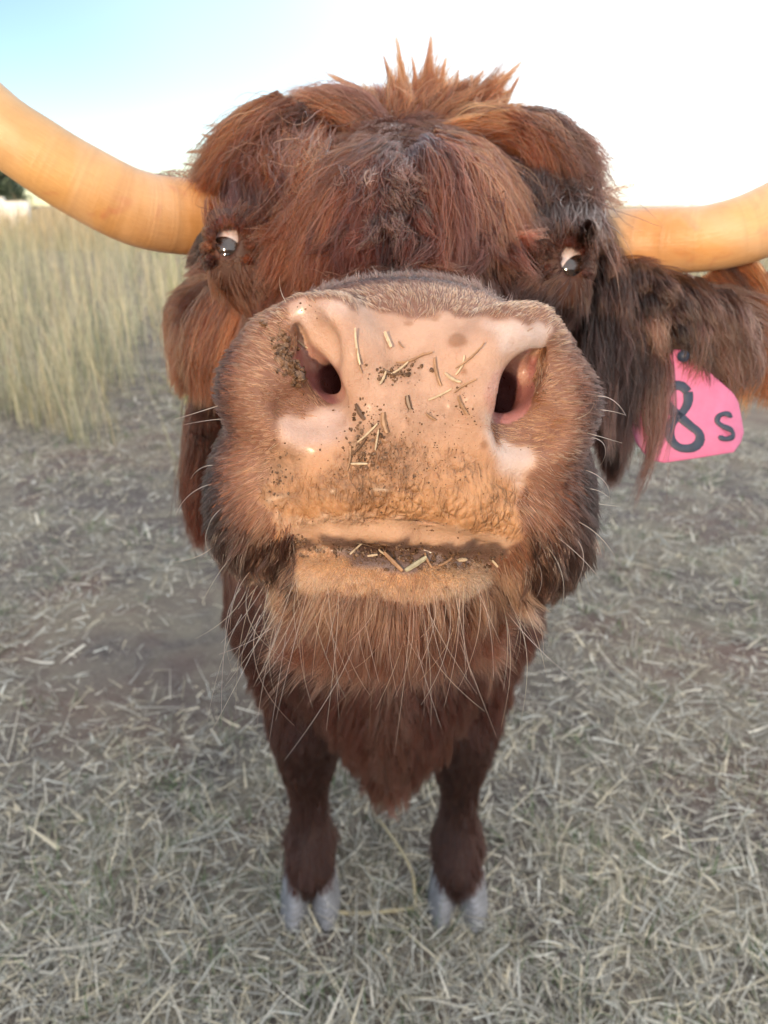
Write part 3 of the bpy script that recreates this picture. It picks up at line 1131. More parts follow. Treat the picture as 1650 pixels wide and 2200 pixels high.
    make_hair('chin_fuzz', p, np.array([.0001, .00009, .00007, .00003]), vary(np.array([0.38, 0.235, 0.150]), r, N, 0.35), M_HAIR, cow)

    # ---- long pale whiskers
    r = np.random.default_rng(41)
    WH = []

    def whisk(p0, d0, length, curve, sag=0.6):
        n = 10
        p, d = np.array(p0, float), norm(d0)
        o = [p]
        for i in range(n - 1):
            p = p + d * length / (n - 1)
            o.append(p)
            d = norm(d + np.asarray(curve) / n + GRAV * sag / n)
        WH.append(np.array(o))

    for i in range(90):                       # beneath the chin
        x = r.uniform(490, 1140)
        y = r.uniform(1225, 1340)
        h = on_body(x, y)
        if h is None or h[0][2] > 0.46:
            h = (mm((x - 825) * 0.225, -30 - r.uniform(0, 25), 372), np.array([0, -0.5, -0.8]))
        u = (x - 830) / 300
        whisk(h[0], [u * 0.45 + r.normal() * 0.2, -1.0, -0.25 + r.normal() * 0.15], r.uniform(0.028, 0.060) * (1 if r.uniform() < 0.75 else 1.35), r.normal(size=3) * 1.1, 1.8)
    for (x, y, dx, dy, l) in [(460, 870, -1, -.35, .020), (470, 900, -1, .15, .016), (455, 940, -1, -.25, .024), (450, 1000, -1, -.1, .014), (440, 1040, -1, -.5, .02), (450, 850, -1, .1, .015),
                              (445, 1120, -.6, -1, .02), (470, 1160, -.5, -1, .022), (510, 1180, -.6, -.7, .026), (560, 1210, -1, -.3, .03), (540, 1235, -1, -.2, .034), (480, 1090, -.8, -.8, .016),
                              (1277, 852, 1, .1, .015), (1280, 880, 1, -.02, .011), (1280, 940, 1, .02, .017), (1275, 930, 1, -.3, .014), (1278, 965, 1, .12, .018), (1272, 1010, 1, -.6, .018),
                              (1275, 1080, 1, -.3, .012), (1240, 1120, 1, -.6, .02), (1230, 1150, .8, -1, .022), (1255, 1210, .5, -1, .018), (1235, 900, 1, .3, .012), (1262, 1050, 1, -.1, .01),
                              (1170, 1170, .8, -.8, .026), (1190, 1150, .9, -.6, .024), (1150, 1200, .6, -.8, .02),
                              (700, 590, -1, 1.0, .018), (745, 600, -1, .4, .012), (860, 590, .9, .7, .014), (960, 600, .5, 1, .016), (1000, 600, -1, .5, .017), (1060, 590, .2, 1, .014), (1050, 560, .1, 1, .012),
                              (1155, 605, -1, .7, .013), (1110, 620, .9, .6, .016), (900, 560, -.9, .8, .014), (800, 565, -.6, .9, .012), (615, 650, -.5, 1, .01)]:
        h = on_body(x, y)
        if h is None or h[0][2] > 0.48:
            h = on_body(x + (14 if x < 800 else -14), y + (14 if y < 640 else 0))
        if h is None or h[0][2] > 0.5:
            continue
        whisk(h[0], np.array([dx, dy, 0.0]) + 0.55 * h[1], l * 1.2, r.normal(size=3) * 0.9 + np.array([-0.2 * dx, -0.5, 0]), 0.4)
    WH = np.array(WH)
    col = vary(PALE, r, len(WH), 0.25)
    make_hair('whisker', WH, np.linspace(0.00018, 0.00004, 10), col, M_HAIR, cow)

    # ---- base coat of head, neck, body
    headw = (BV[:, 2] > 0.40) * (~MUZ | (BV[:, 2] > 0.43)) * (BV[:, 2] < 0.80) * (BV[:, 1] > -0.20) * (eye_d > 0.0185)
    p0, nm, r = roots(headw.astype(float), 60000, 51)
    N = len(p0)
    sgn = np.sign(p0[:, 0] - 0.011)
    wn1, wn2 = Wob(28, 52), Wob(30, 53)
    up = np.clip((p0[:, 1] - 0.20) / 0.06, 0, 1)
    flow = np.stack([0.35 * sgn + 0.35 * wn1(p0), -0.9 + 0.2 * wn2(p0), 0.25 * (1 - up) - 0.5 * up], 1)
    ed = np.full(N, 9.0)
    for c in EYE_C:                          # round the eyes the hair is short and points away
        dv = p0 - c
        dd = np.linalg.norm(dv, axis=1)
        ed = np.minimum(ed, dd)
        k = np.clip((0.05 - dd) / 0.02, 0, 1)[:, None]
        flow = flow * (1 - k) + norm(dv) * np.array([1, 1, 0.2]) * k
    L = (0.016 + 0.016 * np.clip(wn1(p0 * 1.3) * 0.5 + 0.5, 0, 1)) * r.uniform(0.6, 1.25, N) * np.clip((ed - 0.016) / 0.014, 0.30, 1)
    p = grow(p0, nm, flow, L, 7, 0.28, GRAV * 0.7, r, 0.14, 0.05)
    p, near = clump(p, 2600, r.uniform(0.2, 0.85, N), 1.0, 54)
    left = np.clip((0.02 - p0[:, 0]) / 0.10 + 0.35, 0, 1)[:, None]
    col = (RUST * 1.2 * left + DARK * 1.5 * (1 - left))  # rust left, dark right: lit and shaded sides put into the coat colour
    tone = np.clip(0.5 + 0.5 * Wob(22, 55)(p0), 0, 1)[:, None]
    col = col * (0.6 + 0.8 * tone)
    kk = clear_of_eyes(p, 0.0105)
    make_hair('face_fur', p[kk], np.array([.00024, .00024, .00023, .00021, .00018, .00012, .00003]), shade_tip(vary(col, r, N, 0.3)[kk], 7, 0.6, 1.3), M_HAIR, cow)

    wz = to_world(BV)[:, 2]
    bodw = ((BV[:, 2] >= 0.74) | (BV[:, 1] <= -0.18)) * (BV[:, 2] < 1.75) * ~MUZ
    bodw = bodw * (wz > 0.03) * np.where(BV[:, 2] > 1.35, 0.25, 1.0)
    p0, nm, r = roots(bodw.astype(float), 75000, 61)
    N = len(p0)
    pw = to_world(p0)
    wn1 = Wob(16, 62)
    leg = np.clip((0.46 - pw[:, 2]) / 0.1, 0, 1) * (np.abs(pw[:, 0]) > 0.07)
    flow = np.stack([0.25 * np.sign(p0[:, 0]) * (1 - leg) + 0.3 * wn1(p0) * (1 - leg), -np.ones(N), 0.2 + 0.3 * Wob(15, 63)(p0) * (1 - leg)], 1)
    L = (0.055 * (1 - leg) + 0.024 * leg) * r.uniform(0.6, 1.3, N)
    foot = np.clip((0.13 - pw[:, 2]) / 0.05, 0, 1)
    L = L * (1 + 0.35 * foot)
    p = grow(p0, nm, flow, L, 6, 0.26, GRAV * 0.8, r, 0.12, 0.05)
    p, _ = clump(p, 2600, r.uniform(0.3, 0.9, N) * (1 - 0.35 * leg), 1.0, 64)
    tone = np.clip(0.5 + 0.5 * Wob(11, 65)(p0), 0, 1)[:, None]
    col = BROWN * (0.6 + 0.8 * tone)
    col = col * (1 - 0.55 * leg[:, None])  # legs darkened: their shade is put into the coat colour
    strip = (np.exp(-((pw[:, 0] - 0.012) / 0.03) ** 2) * (pw[:, 1] < 1.0) * (pw[:, 2] < 0.62))[:, None]
    col = col + strip * np.array([0.03, 0.016, 0.011])
    make_hair('body_coat', p, np.array([.0004, .0004, .00038, .00034, .00025, .0001]), vary(col, r, N, 0.3), M_HAIR, cow)

    # ---- locks: long tufts of forelock, brow, ears, cheeks
    LP, LC = [], []
    lr = np.random.default_rng(71)

    def lock(pts, count, w0, w1, col, frizz=0.10, amt=0.3, tip=0.15, bright=None):
        """pts: guide points in the head frame; w0/w1 root and mid width"""
        n = 12
        g = catmull(pts, n)
        tan = norm(np.gradient(g, axis=0))
        a = norm(np.cross(tan, np.array([0.2, 0.3, 1.0])))
        b = np.cross(tan, a)
        ang = lr.uniform(0, 6.283, count)
        rr = np.sqrt(lr.uniform(0, 1, count))
        t = np.linspace(0, 1, n)
        width = np.where(t < 0.45, w0 + (w1 - w0) * t / 0.45, w1 * (1 - (1 - tip) * (t - 0.45) / 0.55))
        u = (rr * np.cos(ang))[:, None] * width
        v = (rr * np.sin(ang))[:, None] * width * 0.6
        pp = g[None] + u[:, :, None] * a[None] + v[:, :, None] * b[None]
        ln = np.linalg.norm(g[-1] - g[0])
        f = lr.uniform(0.6, 1.08, count)
        ts = np.clip(t[None] * f[:, None], 0, 1) * (n - 1)
        i0 = np.minimum(ts.astype(int), n - 2)
        fr = (ts - i0)[:, :, None]
        k = np.arange(count)[:, None]
        pp = pp[k, i0] * (1 - fr) + pp[k, i0 + 1] * fr
        ph = lr.uniform(0, 6.28, (count, 3))[:, None, :]
        fq = lr.uniform(1.5, 6.0, (count, 3))[:, None, :]
        wander = np.sin(fq * t[None, :, None] * 1.7 + ph) - np.sin(ph)
        pp = pp + wander * (t[None, :, None] ** 0.9) * frizz * ln * 0.30
        # a few strays leave the lock
        st = (lr.uniform(size=count) < 0.05)[:, None, None]
        pp = pp + st * lr.normal(size=(count, 1, 3)) * (t[None, :, None] ** 1.5) * ln * 0.09
        LP.append(pp)
        kb = np.exp(lr.normal() * 0.48)
        LC.append(vary(np.asarray(col) * kb, lr, count, amt * 1.6))

    def G(px, py, off, dmax=0.66, dmin=0.46):
        """over the sculpt, off mm proud of its skin; beyond its outline at depth dmax"""
        h = on_body(px, py)
        d = dmax if h is None else max(dmin, min(dmax, h[0][2]))
        return P(px, py, d - off * 1e-3)

    def L3(*q):
        return [P(*a) for a in q]

    nz = lr.normal
    # curtain falling from the parting, towards the left and the right of the brow
    for i in range(64):
        u = i / 63
        u = u ** 0.8
        o = lr.uniform(2, 15)
        x0, y0 = 850 - 45 * u + nz() * 14, 330 + 20 * (1 - u) + nz() * 14
        x2, y2 = 830 - 250 * u + nz() * 24, 582 + 15 * u + nz() * 20
        xm, ym = x0 * 0.5 + x2 * 0.5 - 22 * u, y0 * 0.55 + y2 * 0.45 - 20
        k_ = min(1, max(0, u * 1.5 - 0.4 + nz() * 0.3))
        c = BROWN * 1.1 * (1 - k_) + RUST * 1.25 * k_
        lock([G(x0, y0, o + 8), G((x0 + xm) / 2 - 8 * u, (y0 + ym) / 2 - 12, o + 12), G(xm, ym, o + 10), G((xm + x2) / 2 - 8, (ym + y2) / 2, o + 6), G(x2 + nz() * 12, y2, o)], 240, 0.007, 0.0075, c, 0.14)
    for i in range(60):
        u = (i / 59) ** 0.8
        o = lr.uniform(2, 16)
        x0, y0 = 905 + 50 * u + nz() * 14, 322 + 14 * (1 - u) + nz() * 12
        x2, y2 = 930 + 205 * u + nz() * 16, 588 - 45 * u + nz() * 22
        xm, ym = x0 * 0.4 + x2 * 0.6 + 12 * u, y0 * 0.62 + y2 * 0.38 - 16
        k_ = min(1, max(0, u * 1.6 - 0.4 + nz() * 0.3))
        c = BROWN * 1.1 * (1 - k_) + RUST * 1.3 * k_
        lock([G(x0, y0, o + 8), G((x0 + xm) / 2 + 10 * u, (y0 + ym) / 2 - 16, o + 14), G(xm, ym, o + 12), G((xm + x2) / 2 + 8, (ym + y2) / 2, o + 8), G(x2, y2, o)], 240, 0.007, 0.0075, c, 0.14)
    # unruly tufts that break up the curtain
    for i in range(110):
        x0, y0 = 640 + 450 * lr.uniform(), 330 + 180 * lr.uniform()
        sx = (x0 - 880) / 260
        a = sx * 0.9 + nz() * 0.55
        ln = lr.uniform(70, 150)
        o = lr.uniform(10, 22)
        x1, y1 = x0 + math.sin(a) * ln * .5, y0 + math.cos(a) * ln * .5
        a2 = a + nz() * 0.5
        x2, y2 = x1 + math.sin(a2) * ln * .5, y1 + math.cos(a2) * ln * .5
        lock([G(x0, y0, o - 4), G((x0 + x1) / 2, (y0 + y1) / 2, o + 4), G(x1, y1, o + 5), G(x2, min(y2, 600), o + nz() * 3)], int(lr.integers(50, 130)), 0.005, 0.0055, BROWN * lr.uniform(.6, 1.7) if abs(sx) < .75 or sx > 0 else RUST * lr.uniform(.7, 1.5), 0.18, 0.35, 0.12)
    # matted, frizzy middle of the brow
    for i in range(26):
        x0 = 865 + nz() * 42 - 20
        y0 = 345 + lr.uniform(0, 130)
        a = lr.uniform(-1, 1)
        o = lr.uniform(14, 26)
        lock([G(x0, y0, o), G(x0 + a * 30, y0 + 22, o + 8), G(x0 + a * 45 + nz() * 20, y0 + 45, o + 6), G(x0 + a * 35 + nz() * 35, y0 + 70, o)],
             90, 0.006, 0.005, np.array([0.062, 0.027, 0.020]), 0.30, 0.45)
    # left: the orange curtain over the temple
    for i in range(34):
        u = lr.uniform()
        o = lr.uniform(10, 26)
        x0, y0 = 760 - 130 * u + nz() * 12, 262 - 12 * u + nz() * 12
        x2, y2 = 690 - 130 * u + nz() * 18, 470 + nz() * 35
        lock([G(x0, y0, o + 12), G(x0 - 60, y0 + 22, o + 16), G((x0 + x2) / 2 - 50, (y0 + y2) / 2 - 10, o + 10), G(x2 - 18, (y0 + 2 * y2) / 3, o + 4), G(x2, y2, o)], 240, 0.008, 0.0085, (AUBURN if u < 0.6 else RUST) * 0.95, 0.13)
    # left: outer sweep down to the horn
    for i in range(40):
        u = lr.uniform()
        o = lr.uniform(4, 18)
        x0, y0 = 650 - 60 * u + nz() * 14, 232 + 10 * u + nz() * 14
        x2, y2 = 520 - 115 * u + nz() * 14, 400 + 10 * u + nz() * 26
        lock([P(x0, y0, .625 - o * 1e-3), P(x0 - 45, y0 + 25, .618 - o * 1e-3), P((x0 + x2) / 2 - 25, (y0 + y2) / 2 - 12, .606 - o * 1e-3), P(x2, y2, .598 - o * 1e-3)], 220, 0.009, 0.009, (RUST * 1.1 if u < .7 else AUBURN) * 0.95, 0.14)
    # left: the dark domed temple under it
    for i in range(40):
        u, v = lr.uniform(size=2)
        x0, y0 = 525 + 110 * u, 280 + 55 * v
        lock([G(x0, y0, 10, .61), G(x0 - 16, y0 + 45, 12, .60), G(x0 - 30, y0 + 95, 9, .595), G(x0 - 36, y0 + 165 + nz() * 18, 5, .59)], 190, 0.010, 0.010, BROWN * (0.9 if v < .5 else 1.3), 0.08)
    # right: rust swag at the outer side of the crown and its thin fringe against the sky
    for i in range(40):
        u = lr.uniform()
        o = lr.uniform(4, 18)
        x0, y0 = 1075 + 60 * u + nz() * 14, 265 + 5 * u + nz() * 12
        x2, y2 = 1170 + 140 * u + nz() * 16, 390 + 60 * u + nz() * 34
        lock([P(x0, y0, .63 - o * 1e-3), P(x0 + 50, y0 + 16, .62 - o * 1e-3), P((x0 + x2) / 2 + 30, (y0 + y2) / 2 - 14, .61 - o * 1e-3), P(x2, y2, .605 - o * 1e-3)], 170, 0.009, 0.0085, (RUST * 1.2 if u < .7 else DARK * 2.0), 0.15)
    # right: dark sleek temple
    for i in range(52):
        u, v = lr.uniform(size=2)
        x0, y0 = 1135 + 115 * u, 315 + 55 * v + 25 * u
        lock([G(x0, y0, -6, .64), G(x0 + 8, y0 + 55, 8, .605), G(x0 + 12, y0 + 110, 9, .595), G(x0 + 16, y0 + 170 + nz() * 22, 4, .585)], 190, 0.010, 0.009, DARK * 1.2, 0.07)
    for i in range(30):                      # tuft over the root of the horn and ear on the right
        u = lr.uniform()
        lock([G(1215 + 50 * u, 400 + 110 * u, 16, .60), P(1255 + 40 * u, 440 + 110 * u, 0.59), P(1285 + 25 * u, 490 + 100 * u, 0.585), P(1295 + 25 * u, 555 + 90 * u + nz() * 15, 0.588)], 170, 0.009, 0.009, DARK * 1.5, 0.10)
    for i in range(26):                      # filling in beneath the swags
        u = lr.uniform()
        lock(L3((1000 + 70 * u, 290 + nz() * 8, 0.645), (1060 + 60 * u, 312 + nz() * 8, 0.64), (1105 + 55 * u, 345 + nz() * 10, 0.635), (1135 + 50 * u, 400 + nz() * 14, 0.63)), 190, 0.011, 0.011, BROWN * 1.1, 0.12)
    for i in range(18):
        u = lr.uniform()
        lock(L3((770 - 70 * u, 280 + nz() * 8, 0.645), (710 - 60 * u, 300 + nz() * 8, 0.64), (660 - 55 * u, 335 + nz() * 10, 0.635), (630 - 50 * u, 390 + nz() * 14, 0.63)), 190, 0.011, 0.011, BROWN * 1.1, 0.12)
    # crown: sweeping to the left of the parting, and to the right
    for i in range(44):
        u = lr.uniform()
        o = lr.uniform(-12, 14) * 1e-3
        lock(L3((850 - 60 * u + nz() * 10, 305 + nz() * 12, 0.62 - o), (800 - 50 * u, 258 + nz() * 12, 0.625 - o), (730 - 60 * u, 226 + nz() * 14 + 8 * u, 0.63 - o), (655 - 75 * u, 226 + 30 * u + nz() * 18, 0.632 - o)),
             220, 0.008, 0.0095, (BROWN * 1.1 if u < .5 else RUST), 0.13)
    for i in range(36):
        u = lr.uniform()
        o = lr.uniform(-12, 14) * 1e-3
        lock(L3((925 + 50 * u + nz() * 10, 312 + nz() * 10, 0.62 - o), (985 + 55 * u, 284 + nz() * 10, 0.618 - o), (1055 + 55 * u, 266 + nz() * 12, 0.622 - o), (1130 + 60 * u, 285 + 45 * u + nz() * 20, 0.628 - o)),
             220, 0.008, 0.009, AUBURN * (0.8 if u < .5 else 0.65), 0.13)
    for i in range(30):                      # behind the parting: a wall of upright hair
        x = 800 + 9 * i + nz() * 10
        lock(L3((885 + (x - 885) * 0.35 + nz() * 8, 318, 0.63), (885 + (x - 885) * 0.7, 270, 0.64), (x, 228 + nz() * 8, 0.655), (x + (x - 930) * 0.15, 192 + nz() * 14, 0.665)), 200, 0.007, 0.008, (AUBURN if lr.uniform() < .6 else BROWN) * 0.95, 0.10)
    # spikes standing up on the crown
    for (bx, by, tx, ty, w) in [(872, 230, 850, 70, 1), (915, 225, 926, 76, 1.3), (848, 225, 824, 118, .8), (952, 230, 958, 122, .7), (892, 225, 884, 118, .8), (1040, 235, 1124, 130, 1), (990, 230, 1040, 150, .9),
                                (965, 225, 985, 148, .7), (1020, 240, 1085, 155, .8), (810, 215, 698, 156, .9), (780, 225, 740, 178, .8), (1060, 240, 1102, 190, .7), (905, 235, 905, 150, .8), (760, 215, 712, 185, .6), (1000, 235, 1012, 160, .8),
                                (640, 225, 572, 206, .7), (580, 250, 530, 236, .6), (470, 330, 400, 328, .7), (495, 300, 432, 288, .7), (1110, 260, 1168, 226, .7), (1190, 300, 1236, 292, .6), (1250, 360, 1302, 380, .7), (1290, 420, 1338, 442, .7),
                                (930, 225, 940, 140, .6), (860, 225, 868, 130, .6), (1075, 240, 1118, 160, .6), (835, 225, 838, 150, .5)]:
        mx_, my = (bx + tx) / 2 + nz() * 8, (by + ty) / 2 + nz() * 5
        lock(L3((bx, by + 40, 0.65), (bx, by, 0.655), (mx_, my, 0.66), (tx, ty, 0.665)), int(150 * w), 0.009 * w, 0.0045 * w, np.array([0.17, 0.055, 0.022]), 0.04, 0.3, 0.05)
    for i in range(34):
        tx = lr.uniform(815, 1125)
        bx = 885 + (tx - 960) * 0.45
        ty = 165 + abs(tx - 930) * 0.12 + nz() * 24
        lock(L3((885 + (bx - 885) * .5 + nz() * 8, 312 + nz() * 8, 0.628), (bx, 255, 0.640), ((bx + tx) / 2, 210, 0.652), (tx, ty, 0.664)), int(lr.integers(60, 170)), 0.009, 0.006, AUBURN * lr.uniform(.6, 1.2), 0.09, 0.35, 0.08)
    # cheek tufts beneath the left eye and the folded-back ear behind them
    for i in range(34):
        u = lr.uniform()
        lock(L3((555 - 95 * u, 610 + 20 * u, .575 + .02 * u), (510 - 80 * u, 690, .58 + .02 * u), (475 - 65 * u, 775, .59 + .02 * u), (462 - 48 * u, 835 + nz() * 30, .605 + .02 * u)), 170, 0.010, 0.010, RUST * 1.15, 0.10)
    for i in range(40):
        u = lr.uniform()
        lock(L3((455 - 60 * u, 590 + 50 * u, 0.68), (425 - 45 * u, 650 + 20 * u, 0.69), (400 - 30 * u, 710, 0.70), (398 - 30 * u, 775 + nz() * 30, 0.71)), 170, 0.012, 0.012, RUST * 1.15, 0.11)
    # lashes and hair between left eye and horn
    for i in range(14):
        u = lr.uniform()
        lock(L3((450, 500 + 50 * u, 0.54), (432, 522 + 50 * u, 0.545), (408 - 15 * u, 545 + 55 * u, 0.55)), 90, 0.006, 0.005, DARK * 0.9, 0.10)
    # right ear: dark hanging fringe, then the outer ear
    for i in range(110):
        u = lr.uniform()
        x0 = 1265 + 295 * u
        y0 = 622 + 22 * u + nz() * 24
        ln = lr.uniform(160, 300) if x0 < 1345 else lr.uniform(80, 185)
        dx = lr.uniform(5, 28) if x0 < 1375 else lr.uniform(20, 80)
        dp = 0.612 - 0.03 * lr.uniform()
        lock(L3((x0, y0, dp + 0.01), (x0 + dx * 0.6, y0 + ln * 0.3, dp - 0.015), (x0 + dx, y0 + ln * 0.65, dp - 0.017), (x0 + dx * 0.9 + nz() * 16, y0 + ln, dp - 0.010)),
             170, 0.009, 0.009, DARK * lr.uniform(0.7, 1.6), 0.17, 0.3, 0.35)
    for i in range(46):
        u = lr.uniform()
        x0 = 1555 + 140 * u
        y0 = 620 + nz() * 22
        ln = lr.uniform(190, 260)
        lock(L3((x0 - 40, y0, 0.625), (x0 + 8, y0 + ln * 0.3, 0.618), (x0 + 18, y0 + ln * 0.65, 0.618), (x0 + 8 + nz() * 16, y0 + ln, 0.622)), 170, 0.011, 0.011, AUBURN * 0.75, 0.10)
    for (x0, x1, y1, kk) in [(1400, 1362, 1085, 1), (1410, 1375, 1040, 1), (1335, 1340, 1005, 1), (1300, 1312, 990, 1), (1380, 1392, 960, 1), (1355, 1372, 930, 1), (1420, 1412, 900, .3), (1345, 1352, 960, 1), (1395, 1405, 900, 1)]:
        lock(L3((x0, 700, 0.585), (x0 + 12, 790, 0.572), (x0 + 8, (y1 + 800) / 2, 0.568), (x1, y1, 0.568)), int(110 * kk), 0.008 * kk, 0.007 * kk, DARK * 1.5, 0.06, 0.3, 0.1)
    # hair at the throat and behind the muzzle on the left
    for i in range(30):
        u = lr.uniform()
        lock(L3((455 - 20 * u, 780 + 200 * u, 0.72), (438 - 15 * u, 860 + 200 * u, 0.74), (430 - 10 * u, 950 + 190 * u, 0.76), (432, 1030 + 180 * u, 0.78)), 130, 0.016, 0.016, BROWN * 1.2, 0.10)
    for i in range(30):
        u = lr.uniform()
        lock(L3((1285 + 30 * u, 720 + 120 * u, 0.70), (1290 + 40 * u, 800 + 120 * u, 0.70), (1290 + 35 * u, 880 + 110 * u, 0.71), (1285 + 30 * u, 960 + 90 * u, 0.72)), 130, 0.014, 0.014, DARK * 1.2, 0.10)
    for i in range(150):                     # loose single wisps along the outline of the crown
        u = lr.uniform()
        x = 400 + 940 * u
        y = np.interp(x, [400, 470, 560, 700, 850, 1000, 1130, 1230, 1300, 1340], [390, 310, 250, 225, 230, 235, 260, 330, 410, 460]) + 20 + nz() * 8
        sx = (x - 870) / 470
        ln = lr.uniform(35, 95)
        lock(L3((x - sx * 30, y + 25, 0.64), (x, y, 0.64), (x + sx * ln * .6 + nz() * 8, y - ln * .55 * (1 - abs(sx) * .6), 0.645), (x + sx * ln * 1.1 + nz() * 16, y - ln * (1 - abs(sx) * .8), 0.65)), int(lr.integers(4, 22)), 0.004, 0.0035, np.array([0.16, 0.052, 0.022]), 0.12, 0.3, 0.15)
    p = np.concatenate(LP)
    col = np.concatenate(LC)
    kk = clear_of_eyes(p, 0.0155)
    p, col = p[kk], col[kk]
    LP.clear()
    LC.clear()
    for ei, (ex, ey) in enumerate(((492, 532), (1217, 572))):
        for i in range(22):
            a = rad(lr.uniform(150, 395))
            x0, y0 = ex + math.cos(a) * 58, ey + 2 + math.sin(a) * 76
            x2, y2 = ex + math.cos(a) * 36 + nz() * 4, ey + 1 + math.sin(a) * 47
            cc = (RUST * 1.1 if ei == 0 else DARK * 1.3) if lr.uniform() < .6 else BROWN
            lock([P(x0, y0, .535), P((x0 + x2) / 2, (y0 + y2) / 2 - 4, .513), P(x2, y2, .508)], 70, 0.0045, 0.004, cc, 0.10, 0.3, 0.3)
    p = np.concatenate([p] + LP)
    col = np.concatenate([col] + LC)
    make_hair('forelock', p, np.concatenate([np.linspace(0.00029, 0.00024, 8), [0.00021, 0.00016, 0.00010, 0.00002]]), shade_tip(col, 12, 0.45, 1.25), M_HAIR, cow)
    print('hair locks', len(p))

# ------------------------------------------------------------------ ear tag
def tag_material():
    t = NT('pink_plastic')
    co = t.obj()
    c = t.ramp(t.noise(70, 5, 0.6, co), [(0.3, (0.44, 0.115, 0.235)), (0.7, (0.52, 0.15, 0.29))])
    b = t.bsdf(**{'Base Color': c, 'Roughness': 0.42, 'Subsurface Weight': 0.1, 'Subsurface Scale': 0.004})
    t.l(t.bump(t.noise(200, 3, 0.6, co), 0.0004, 0.4), b.inputs['Normal'])
    return t.m


TD = 0.572
tag = bpy.data.objects.new('ear_tag', None)
tag_o = to_world(P(1480, 880, TD))
tag.location = tag_o
link(tag, label='bright pink plastic tag marked 8s hanging from the shaggy ear', cat='ear tag')
outline = [(1398, 986), (1372, 950), (1350, 880), (1378, 840), (1425, 790), (1448, 750), (1490, 750), (1512, 790), (1560, 835), (1588, 862), (1598, 895), (1606, 928), (1596, 950), (1574, 972), (1500, 984), (1430, 994)]


def tag_pt(x, y, off):
    # plane facing the camera, its right margin bent back a little
    p = P(x, y, TD)
    return p + np.array([0, 0, off]) + np.array([0, 0, max(0, x - 1570) * 0.00028 - (x - 1480) * 0.00004])


cx, cy = 1478, 885
V, Fc = [], []
rings = [1.0, 0.97, 0.6]
n = len(outline)
dense = []
for i in range(n):
    a, b = outline[i], outline[(i + 1) % n]
    for k in range(4):
        dense.append((a[0] + (b[0] - a[0]) * k / 4, a[1] + (b[1] - a[1]) * k / 4))
n = len(dense)
loops = []
for s, off in ((0.55, 0.0), (0.975, 0.0), (1.0, 0.0005), (1.0, 0.0017), (0.975, 0.0022)):
    loops.append(len(V))
    for x, y in dense:
        V.append(to_world(tag_pt(cx + (x - cx) * s, cy + (y - cy) * s, off)) - tag_o)
for li in range(len(loops) - 1):
    for k in range(n):
        Fc.append((loops[li] + k, loops[li] + (k + 1) % n, loops[li + 1] + (k + 1) % n, loops[li + 1] + k))
V.append(to_world(tag_pt(cx, cy, 0.0)) - tag_o)
V.append(to_world(tag_pt(cx, cy, 0.0022)) - tag_o)
for k in range(n):
    Fc.append((len(V) - 2, loops[0] + (k + 1) % n, loops[0] + k))
    Fc.append((len(V) - 1, loops[-1] + k, loops[-1] + (k + 1) % n))
mesh_obj('tag_panel', V, Fc, tag_material(), parent=tag)


def stroke(name, path, w, mat, closed=False):
    n = 40
    pts = np.array(path, float)
    if closed:
        pts = np.vstack([pts, pts[:1]])
    g = catmull(np.column_stack([pts, np.zeros(len(pts))]), n)[:, :2]
    tn = norm(np.gradient(g, axis=0))
    nn = np.column_stack([-tn[:, 1], tn[:, 0]])
    V, Fc = [], []
    for i in range(n):
        ww = w * (1 + 0.10 * math.sin(i * 0.7))
        e = 1.0 if closed else min(1, 0.35 + min(i, n - 1 - i) * 0.35)
        for s, off in ((-1, -0.0003), (-0.8, -0.0007), (0.8, -0.0007), (1, -0.0003)):
            q = g[i] + nn[i] * s * ww * e
            V.append(to_world(tag_pt(q[0], q[1], off)) - tag_o)
    for i in range(n - 1):
        for k in range(3):
            a = i * 4 + k
            Fc.append((a, a + 1, a + 5, a + 4))
    return mesh_obj(name, V, Fc, mat, parent=tag)


M_INK = simple('marker_ink', (0.018, 0.030, 0.060), 0.55, 0.3, 120)
stroke('number_mark', [(1478, 842), (1462, 828), (1438, 832), (1432, 858), (1444, 880), (1462, 896), (1484, 916), (1500, 930), (1502, 948), (1488, 962), (1462, 962), (1444, 946), (1440, 922), (1450, 900), (1468, 884), (1478, 864)], 9.5, M_INK, True)
stroke('letter_mark', [(1568, 898), (1556, 890), (1542, 894), (1538, 906), (1548, 916), (1564, 924), (1572, 934), (1566, 942), (1552, 944), (1540, 938)], 5.5, M_INK)
sv, sf = tube([to_world(P(1468, 765, TD + 0.010)) - tag_o, to_world(P(1468, 765, TD - 0.006)) - tag_o], [0.005, 0.0045], 16)
mesh_obj('stud', sv, sf, M_INK, parent=tag)

# ------------------------------------------------------------------ straw and mud stuck to the muzzle
M_STRAW = [simple('straw_pale', (0.50, 0.39, 0.26), 0.5, 0.3, 250), simple('straw_brown', (0.30, 0.17, 0.09), 0.5, 0.4, 250), simple('straw_dark', (0.12, 0.065, 0.035), 0.45, 0.4, 250), simple('straw_grey', (0.36, 0.33, 0.22), 0.5, 0.3, 250)]


